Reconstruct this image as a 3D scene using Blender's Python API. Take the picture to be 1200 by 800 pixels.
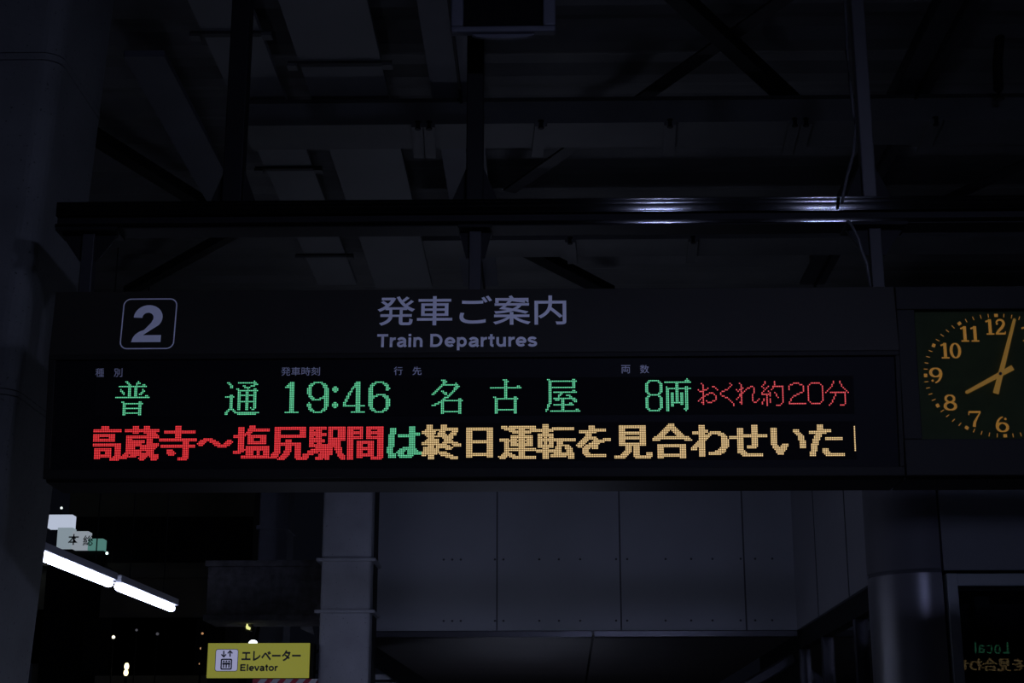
import bpy, bmesh, math, random
from mathutils import Vector, Matrix

for o in list(bpy.data.objects):
    bpy.data.objects.remove(o)
S = bpy.context.scene
COL = S.collection
random.seed(7)

# ------------------------------------------------------------------ camera
F, VPX, VPY = 1850.0, 640.0, 925.0          # focal length in pixels, vanishing point of the platform's length
CAMZ = 1.6
TH = math.atan((VPY - 400.0) / F)           # pitch up
PS = math.atan((VPX - 600.0) / F * math.cos(TH))   # yaw left
cam_data = bpy.data.cameras.new('camera')
cam_data.sensor_width = 36.0
cam_data.lens = F / 1200.0 * 36.0
cam_data.clip_start, cam_data.clip_end = 0.05, 500
cam = bpy.data.objects.new('camera', cam_data)
COL.objects.link(cam)
cam.location = (0, 0, CAMZ)
cam.rotation_euler = (math.pi / 2 + TH, 0, PS)
S.camera = cam
CAM_P = Vector((0, 0, CAMZ))
CAM_R = cam.rotation_euler.to_matrix()

# ------------------------------------------------------------------ world and exposure
W = bpy.data.worlds.new('night_sky')
S.world = W
W.use_nodes = True
W.node_tree.nodes['Background'].inputs[0].default_value = (0.30, 0.36, 0.62, 1)
W.node_tree.nodes['Background'].inputs[1].default_value = 0.0050
S.view_settings.view_transform = 'Standard'
S.view_settings.look = 'None'
S.view_settings.exposure = 0.0
S.view_settings.gamma = 1.0
S.view_settings.use_curve_mapping = False
S.cycles.use_denoising = True
S.cycles.sample_clamp_indirect = 2.0
TUBE = 12.0             # radiance of the platform's fluorescent tubes and of the added lights on legs
FLOOD = 240.0           # radiance of the two hooded floodlights behind the viewer
TUBE_COL = (0.64, 0.70, 1.0)
FLOOD_COL = (0.50, 0.56, 1.0)


# ------------------------------------------------------------------ geometry helpers
def ray(px, py):
    return (CAM_R @ Vector(((px - 600.0) / F, (400.0 - py) / F, -1.0))).normalized()


def at(px, py, Y):
    d = ray(px, py)
    return CAM_P + d * (Y / d.y)


def on_z(px, py, z):
    d = ray(px, py)
    return CAM_P + d * ((z - CAMZ) / d.z)


def on_x(px, py, x):
    d = ray(px, py)
    return CAM_P + d * (x / d.x)


def on_plane(px, py, p, n):
    d = ray(px, py)
    return CAM_P + d * ((p - CAM_P).dot(n) / d.dot(n))


class MB:
    """collects shapes of ONE part"""

    def __init__(self):
        self.v, self.f = [], []

    def add(self, vs, fs):
        b = len(self.v)
        self.v += [Vector(q) for q in vs]
        self.f += [tuple(b + i for i in q) for q in fs]

    def box(self, x0, x1, y0, y1, z0, z1):
        self.add([(x0, y0, z0), (x1, y0, z0), (x1, y1, z0), (x0, y1, z0), (x0, y0, z1), (x1, y0, z1), (x1, y1, z1), (x0, y1, z1)],
                 [(0, 3, 2, 1), (4, 5, 6, 7), (0, 1, 5, 4), (1, 2, 6, 5), (2, 3, 7, 6), (3, 0, 4, 7)])
        return self

    def fbox(self, fr, u0, u1, v0, v1, n0, n1):
        c = [fr(u, v, n) for n in (n0, n1) for (u, v) in ((u0, v0), (u1, v0), (u1, v1), (u0, v1))]
        self.add(c, [(0, 3, 2, 1), (4, 5, 6, 7), (0, 1, 5, 4), (1, 2, 6, 5), (2, 3, 7, 6), (3, 0, 4, 7)])
        return self

    def prism(self, prof, a, b):
        """polygon of 3-D points swept from offset a to offset b"""
        n = len(prof)
        va = [Vector(p) + Vector(a) for p in prof]
        vb = [Vector(p) + Vector(b) for p in prof]
        self.add(va + vb, [tuple(range(n))[::-1], tuple(range(n, 2 * n))] + [(i, (i + 1) % n, n + (i + 1) % n, n + i) for i in range(n)])
        return self

    def ext(self, prof_yz, x0, x1):
        return self.prism([(0, y, z) for (y, z) in prof_yz], (x0, 0, 0), (x1, 0, 0))

    def loft(self, rings, cap=True):
        n = len(rings[0])
        vs = [p for r in rings for p in r]
        fs = []
        for k in range(len(rings) - 1):
            for i in range(n):
                fs.append((k * n + i, k * n + (i + 1) % n, (k + 1) * n + (i + 1) % n, (k + 1) * n + i))
        if cap:
            fs.append(tuple(range(n))[::-1])
            fs.append(tuple((len(rings) - 1) * n + i for i in range(n)))
        self.add(vs, fs)
        return self

    def tube(self, path, r, n=10):
        path = [Vector(p) for p in path]
        rings = []
        for i, p in enumerate(path):
            t = (path[min(i + 1, len(path) - 1)] - path[max(i - 1, 0)]).normalized()
            a = t.cross(Vector((0, 0, 1)))
            if a.length < 1e-3:
                a = t.cross(Vector((0, 1, 0)))
            a.normalize()
            b = t.cross(a)
            rr = r[i] if isinstance(r, (list, tuple)) else r
            rings.append([p + a * rr * math.cos(2 * math.pi * k / n) + b * rr * math.sin(2 * math.pi * k / n) for k in range(n)])
        return self.loft(rings)

    def bar(self, p, q, w, h, up=(0, 0, 1)):
        p, q = Vector(p), Vector(q)
        t = (q - p).normalized()
        a = t.cross(Vector(up)).normalized()
        b = a.cross(t)
        ring = lambda c: [c + a * w / 2 * s + b * h / 2 * k for (s, k) in ((-1, -1), (1, -1), (1, 1), (-1, 1))]
        return self.loft([ring(p), ring(q)])

    def ball(self, c, r, sx=1, sy=1, sz=1, n=12, m=8):
        c = Vector(c)
        rings = []
        for j in range(1, m):
            a = math.pi * j / m
            rings.append([c + Vector((sx * r * math.sin(a) * math.cos(2 * math.pi * i / n), sy * r * math.sin(a) * math.sin(2 * math.pi * i / n), -sz * r * math.cos(a))) for i in range(n)])
        return self.loft(rings)

    def build(self, name, mat, parent=None, bevel=0, smooth=False):
        off = parent_world(parent) if parent else Vector((0, 0, 0))
        if parent is None and self.v:
            xs = [q.x for q in self.v]; ys = [q.y for q in self.v]; zs = [q.z for q in self.v]
            org = Vector(((min(xs) + max(xs)) / 2, (min(ys) + max(ys)) / 2, min(zs)))
        else:
            org = Vector((0, 0, 0))
        me = bpy.data.meshes.new(name)
        me.from_pydata([q - off - org for q in self.v], [], self.f)
        bm = bmesh.new(); bm.from_mesh(me)
        bmesh.ops.recalc_face_normals(bm, faces=bm.faces)
        bm.to_mesh(me); bm.free()
        me.materials.append(mat)
        if smooth:
            for p in me.polygons:
                p.use_smooth = True
        o = bpy.data.objects.new(name, me)
        COL.objects.link(o)
        if parent is not None:
            o.parent = parent
        else:
            o.location = org
        if bevel:
            md = o.modifiers.new('bevel', 'BEVEL')
            md.width = bevel; md.segments = 2; md.limit_method = 'ANGLE'
        return o


def parent_world(p):
    v = Vector((0, 0, 0))
    while p is not None:
        v += p.location
        p = p.parent
    return v


def tag(o, label=None, cat=None, group=None, kind=None):
    if label: o['label'] = label
    if cat: o['category'] = cat
    if group: o['group'] = group
    if kind: o['kind'] = kind
    return o


def thing(name, loc, label, cat, group=None):
    o = bpy.data.objects.new(name, None)
    o.empty_display_size = 0.1
    COL.objects.link(o)
    o.location = loc
    return tag(o, label, cat, group)


# ------------------------------------------------------------------ materials
def mat(name, col, rough=0.6, metal=0.0, noise=0.0, scale=6.0, bump=0.0, bscale=40.0, spec=0.5, stain=None):
    m = bpy.data.materials.new(name)
    m.use_nodes = True
    nt = m.node_tree
    b = nt.nodes['Principled BSDF']
    b.inputs['Base Color'].default_value = (*col, 1)
    b.inputs['Roughness'].default_value = rough
    b.inputs['Metallic'].default_value = metal
    b.inputs['Specular IOR Level'].default_value = spec
    tc = nt.nodes.new('ShaderNodeTexCoord')
    if noise:
        n = nt.nodes.new('ShaderNodeTexNoise')
        n.inputs['Scale'].default_value = scale
        n.inputs['Detail'].default_value = 6
        nt.links.new(tc.outputs['Object'], n.inputs['Vector'])
        r = nt.nodes.new('ShaderNodeMapRange')
        r.inputs[1].default_value, r.inputs[2].default_value = 0.3, 0.7
        r.inputs[3].default_value, r.inputs[4].default_value = 1 - noise, 1 + noise
        nt.links.new(n.outputs['Fac'], r.inputs[0])
        mx = nt.nodes.new('ShaderNodeMix')
        mx.data_type = 'RGBA'; mx.blend_type = 'MULTIPLY'
        mx.inputs[0].default_value = 1.0
        mx.inputs[6].default_value = (*col, 1)
        nt.links.new(r.outputs[0], mx.inputs[7])
        out = mx.outputs[2]
        if stain:      # small dark pits and specks
            v = nt.nodes.new('ShaderNodeTexNoise')
            v.inputs['Scale'].default_value = stain
            v.inputs['Detail'].default_value = 2
            nt.links.new(tc.outputs['Object'], v.inputs['Vector'])
            rr = nt.nodes.new('ShaderNodeMapRange')
            rr.inputs[1].default_value, rr.inputs[2].default_value = 0.66, 0.72
            rr.inputs[3].default_value, rr.inputs[4].default_value = 1.0, 0.35
            nt.links.new(v.outputs['Fac'], rr.inputs[0])
            m2 = nt.nodes.new('ShaderNodeMix')
            m2.data_type = 'RGBA'; m2.blend_type = 'MULTIPLY'
            m2.inputs[0].default_value = 1.0
            nt.links.new(out, m2.inputs[6]); nt.links.new(rr.outputs[0], m2.inputs[7])
            out = m2.outputs[2]
        nt.links.new(out, b.inputs['Base Color'])
    if bump:
        n = nt.nodes.new('ShaderNodeTexNoise')
        n.inputs['Scale'].default_value = bscale
        nt.links.new(tc.outputs['Object'], n.inputs['Vector'])
        bp = nt.nodes.new('ShaderNodeBump')
        bp.inputs['Strength'].default_value = bump
        bp.inputs['Distance'].default_value = 0.01
        nt.links.new(n.outputs['Fac'], bp.inputs['Height'])
        nt.links.new(bp.outputs['Normal'], b.inputs['Normal'])
    return m


def glow(name, col, strength, sample=False):
    m = bpy.data.materials.new(name)
    m.use_nodes = True
    nt = m.node_tree
    b = nt.nodes['Principled BSDF']
    b.inputs['Base Color'].default_value = (0.02, 0.02, 0.02, 1)
    b.inputs['Emission Color'].default_value = (*col, 1)
    b.inputs['Emission Strength'].default_value = strength
    if not sample:
        m.cycles.emission_sampling = 'NONE'
    return m


M = dict(
    board=mat('dark_grey_paint', (0.0145, 0.0135, 0.0105), 0.55, spec=0.12, noise=0.10, scale=3),
    bezel=mat('bezel_paint', (0.0105, 0.010, 0.0085), 0.55, spec=0.07),
    black=mat('black_display', (0.004, 0.004, 0.005), 0.5, spec=0.05),
    matrix=mat('unlit_led_sheet', (0.0055, 0.0052, 0.0060), 0.8, spec=0.05, noise=0.15, scale=500),
    print_=mat('pale_print', (0.78, 0.78, 0.82), 0.6),
    caption=mat('caption_print', (0.62, 0.62, 0.68), 0.6),
    led_g=glow('green_led', (0.055, 0.44, 0.20), 1.0),
    led_r=glow('red_led', (0.74, 0.012, 0.020), 1.0),
    led_r2=glow('red_led_fine', (0.55, 0.035, 0.04), 1.0),
    led_a=glow('amber_led', (0.60, 0.36, 0.125), 1.0),
    core_g=glow('green_led_core', (0.22, 0.80, 0.48), 1.0),
    core_r=glow('red_led_core', (1.0, 0.09, 0.095), 1.0),
    core_r2=glow('red_led_fine_core', (0.95, 0.14, 0.14), 1.0),
    core_a=glow('amber_led_core', (0.98, 0.78, 0.42), 1.0),
    dial=mat('dial_olive', (0.050, 0.062, 0.011), 0.6, noise=0.15, scale=12, spec=0.2),
    amber=glow('amber_numerals', (0.40, 0.175, 0.018), 0.85),
    amber2=glow('amber_hands', (0.30, 0.15, 0.016), 0.8),
    steel=mat('painted_steel', (0.022, 0.022, 0.023), 0.5, spec=0.2, noise=0.2, scale=5),
    dark_steel=mat('dark_steel', (0.006, 0.006, 0.0065), 0.6, noise=0.2, scale=5, spec=0.12),
    rail=mat('rail_metal', (0.10, 0.10, 0.10), 0.135, metal=1.0, noise=0.3, scale=60),
    beam=mat('pale_beam_paint', (0.062, 0.063, 0.059), 0.6, noise=0.18, scale=4),
    deck=mat('roof_deck', (0.10, 0.10, 0.095), 0.65, noise=0.25, scale=2),
    panel=mat('roof_light_panel', (0.125, 0.128, 0.127), 0.6, noise=0.12, scale=2),
    panel_d=mat('dull_ceiling_board', (0.06, 0.062, 0.075), 0.6, noise=0.2, scale=3),
    pole=mat('pole_paint', (0.05, 0.05, 0.052), 0.5, spec=0.3),
    concrete=mat('column_concrete', (0.085, 0.089, 0.086), 0.8, noise=0.22, scale=3, bump=0.2, stain=75),
    pilaster=mat('pilaster_steel', (0.36, 0.37, 0.41), 0.45, noise=0.12, scale=5, stain=60),
    lintel=mat('rough_lintel', (0.24, 0.23, 0.23), 0.85, noise=0.35, scale=14, bump=0.3),
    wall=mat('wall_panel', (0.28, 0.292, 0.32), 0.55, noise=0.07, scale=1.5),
    wall_front=mat('shaded_front_panel', (0.17, 0.175, 0.19), 0.55, noise=0.07, scale=1.5),  # wall panel again, darkened in colour against the floodlights' spill
    pillar_top=mat('shaded_pillar_sheet', (0.12, 0.12, 0.135), 0.5, spec=0.2, noise=0.07, scale=1.5),  # darker than the lower sheet: shade put into the colour where floodlights spill
    wall_side=mat('shaded_side_panel', (0.24, 0.245, 0.28), 0.55, noise=0.07, scale=1.5),  # same wall, its shaded side put into a darker base colour
    joint=mat('joint_line', (0.065, 0.067, 0.078), 0.8),
    soffit=mat('soffit_board', (0.05, 0.044, 0.043), 0.6, noise=0.08, scale=2),
    trim=mat('trim_metal', (0.05, 0.05, 0.06), 0.25, metal=0.2),
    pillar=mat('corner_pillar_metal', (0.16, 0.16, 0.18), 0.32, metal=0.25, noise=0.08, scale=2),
    frame=mat('window_frame_alu', (0.30, 0.32, 0.33), 0.45, metal=0.3),
    night=mat('night_facade', (0.30, 0.27, 0.20), 0.8, noise=0.4, scale=0.6),
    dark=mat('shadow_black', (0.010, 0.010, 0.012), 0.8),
    yellow=glow('yellow_sign', (0.27, 0.27, 0.035), 0.68),
    signink=mat('dark_sign_ink', (0.025, 0.03, 0.05), 0.5),
    picto=glow('pictogram_ground', (0.36, 0.37, 0.58), 0.72),
    white=mat('fixture_white', (0.55, 0.56, 0.60), 0.5),
    tube=glow('fluorescent_tube', TUBE_COL, TUBE, True),
    flood=glow('floodlight_lens', FLOOD_COL, FLOOD, True),
    red=mat('barrier_red', (0.45, 0.02, 0.05), 0.5),
    bwhite=mat('barrier_white', (0.6, 0.6, 0.65), 0.5),
    floor=mat('platform_paving', (0.16, 0.16, 0.165), 0.7, noise=0.15, scale=3),
)


def glass_mat(name='window_glass', ior=1.55, rough=0.0):
    m = bpy.data.materials.new(name)
    m.use_nodes = True
    nt = m.node_tree
    nt.nodes.remove(nt.nodes['Principled BSDF'])
    out = nt.nodes['Material Output']
    fr = nt.nodes.new('ShaderNodeFresnel'); fr.inputs[0].default_value = ior
    tr = nt.nodes.new('ShaderNodeBsdfTransparent'); tr.inputs[0].default_value = (0.75, 0.78, 0.8, 1)
    gl = nt.nodes.new('ShaderNodeBsdfGlossy'); gl.inputs['Roughness'].default_value = rough
    mx = nt.nodes.new('ShaderNodeMixShader')
    nt.links.new(fr.outputs[0], mx.inputs[0]); nt.links.new(tr.outputs[0], mx.inputs[1]); nt.links.new(gl.outputs[0], mx.inputs[2])
    nt.links.new(mx.outputs[0], out.inputs[0])
    return m


M['glass'] = glass_mat()
M['clock_glass'] = glass_mat('clear_clock_glass', 1.12, 0.04)
nt_ = M['rail'].node_tree                      # brushed along the bar: highlights spread upright
tg_ = nt_.nodes.new('ShaderNodeCombineXYZ'); tg_.inputs[2].default_value = 1.0
nt_.links.new(tg_.outputs[0], nt_.nodes['Principled BSDF'].inputs['Tangent'])
nt_.nodes['Principled BSDF'].inputs['Anisotropic'].default_value = 1.0


# ------------------------------------------------------------------ lettering
def text_poly(s, bold=0.0):
    cu = bpy.data.curves.new('t', 'FONT')
    cu.body = s
    cu.resolution_u = 6
    cu.offset = bold
    o = bpy.data.objects.new('t', cu)
    COL.objects.link(o)
    dg = bpy.context.evaluated_depsgraph_get()
    me = bpy.data.meshes.new_from_object(o.evaluated_get(dg))
    vs = [tuple(q.co) for q in me.vertices]
    fs = [tuple(p.vertices) for p in me.polygons]
    bpy.data.objects.remove(o); bpy.data.curves.remove(cu); bpy.data.meshes.remove(me)
    return vs, fs


def text_on(name, s, fr, u0, u1, v0, v1, m, parent, bold=0.0, n=0.001):
    """lettering filling the rectangle u0..u1, v0..v1 of the frame fr(u, v, n)"""
    vs, fs = text_poly(s, bold)
    xs = [q[0] for q in vs]; ys = [q[1] for q in vs]
    ax, bx, ay, by = min(xs), max(xs), min(ys), max(ys)
    mb = MB()
    mb.add([fr(u0 + (q[0] - ax) / (bx - ax) * (u1 - u0), v0 + (q[1] - ay) / (by - ay) * (v1 - v0), n) for q in vs], fs)
    return mb.build(name, m, parent)


def arcp(cx, cy, rx, ry, a0, a1, n=20):
    return [(cx + rx * math.cos(math.radians(a0 + (a1 - a0) * i / n)), cy + ry * math.sin(math.radians(a0 + (a1 - a0) * i / n))) for i in range(n + 1)]


# bold grotesque letters: (advance, strokes) with the cap height 1, x-height 0.74, stem half-width 0.095
HW = 0.095
GROT = {
    'T': (0.82, [[(0.03, 0.90), (0.77, 0.90)], [(0.40, 0.0), (0.40, 0.95)]]),
    'D': (0.98, [[(0.18, 0.0), (0.18, 1.0)], [(0.15, 0.905), (0.42, 0.905)] + arcp(0.42, 0.5, 0.36, 0.405, 80, -80, 20) + [(0.42, 0.095), (0.15, 0.095)]]),
    'E': (0.86, [[(0.18, 0.0), (0.18, 1.0)], [(0.15, 0.905), (0.78, 0.905)], [(0.15, 0.52), (0.73, 0.52)], [(0.15, 0.095), (0.80, 0.095)]]),
    'r': (0.52, [[(0.16, 0.0), (0.16, 0.74)], [(0.16, 0.42)] + arcp(0.42, 0.38, 0.25, 0.265, 165, 78, 10)]),
    'i': (0.36, [[(0.18, 0.0), (0.18, 0.72)], [(0.18, 0.83), (0.18, 1.0)]]),
    'l': (0.36, [[(0.18, 0.0), (0.18, 1.0)]]),
    'n': (0.76, [[(0.16, 0.0), (0.16, 0.73)], arcp(0.38, 0.42, 0.215, 0.235, 175, 0, 16) + [(0.595, 0.35), (0.595, 0.0)]]),
    'u': (0.76, [[(0.595, 0.0), (0.595, 0.73)], [(0.16, 0.73), (0.16, 0.38)] + arcp(0.375, 0.31, 0.215, 0.235, 180, 355, 16)]),
    'a': (0.72, [arcp(0.34, 0.48, 0.225, 0.18, 160, 0, 14) + [(0.565, 0.40), (0.565, 0.12), (0.64, 0.02)], [(0.56, 0.42), (0.40, 0.39)] + arcp(0.29, 0.215, 0.165, 0.145, 90, 300, 16) + [(0.47, 0.13), (0.56, 0.24)]]),
    'e': (0.72, [[(0.12, 0.36), (0.60, 0.36)] + arcp(0.36, 0.37, 0.255, 0.285, 5, 315, 28)]),
    'p': (0.78, [[(0.16, -0.26), (0.16, 0.73)], arcp(0.385, 0.37, 0.225, 0.285, 0, 360, 28)]),
    't': (0.46, [[(0.22, 0.95), (0.22, 0.20)] + arcp(0.34, 0.18, 0.12, 0.10, 180, 280, 8), [(0.03, 0.665), (0.42, 0.665)]]),
    's': (0.70, [arcp(0.34, 0.525, 0.205, 0.135, 15, 250, 18) + arcp(0.34, 0.215, 0.215, 0.145, 75, -165, 18)]),
    'v': (0.68, [[(0.06, 0.74), (0.335, 0.03)], [(0.61, 0.74), (0.335, 0.03)]]),
    'o': (0.76, [arcp(0.38, 0.37, 0.265, 0.285, 0, 360, 30)]),
}


def grotesque(name, s, fr, u0, u1, v0, v1, m, parent, n=0.001, hw=HW):
    """bold letters; v0..v1 is the cap height, u0..u1 the whole word; every letter a part"""
    total = sum(GROT[c][0] for c in s)
    kx, ky = (u1 - u0) / total, v1 - v0
    x = 0.0
    for c in s:
        mb = MB()
        for pts in GROT[c][1]:
            P = [(u0 + (x + p[0]) * kx, v0 + p[1] * ky) for p in pts]
            L, Rr = [], []
            for i, p in enumerate(P):
                a, b = P[max(i - 1, 0)], P[min(i + 1, len(P) - 1)]
                if P[0] == P[-1] or math.dist(P[0], P[-1]) < 1e-6:
                    a, b = P[i - 1 if i else -2], P[i + 1 if i < len(P) - 1 else 1]
                dx, dy = b[0] - a[0], b[1] - a[1]
                d = math.hypot(dx, dy) or 1
                L.append((p[0] - dy / d * hw * ky, p[1] + dx / d * hw * ky)); Rr.append((p[0] + dy / d * hw * ky, p[1] - dx / d * hw * ky))
            k = len(P)
            mb.add([fr(*q, n) for q in L + Rr], [(i, i + 1, k + i + 1, k + i) for i in range(k - 1)])
        mb.build(name, m, parent)
        x += GROT[c][0]


# LED glyphs: rows of lit spans "a-b" or single columns, row 0 first
def G(txt):
    out = []
    for row in txt.strip().split('/'):
        r = []
        for t in row.split():
            if '-' in t[1:]:
                k = t.index('-', 1)
                r += list(range(int(t[:k]), int(t[k + 1:]) + 1))
            else:
                r.append(int(t))
        out.append(sorted(set(r)))
    return out


def R(s, n):
    return '/'.join([s] * n)


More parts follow.
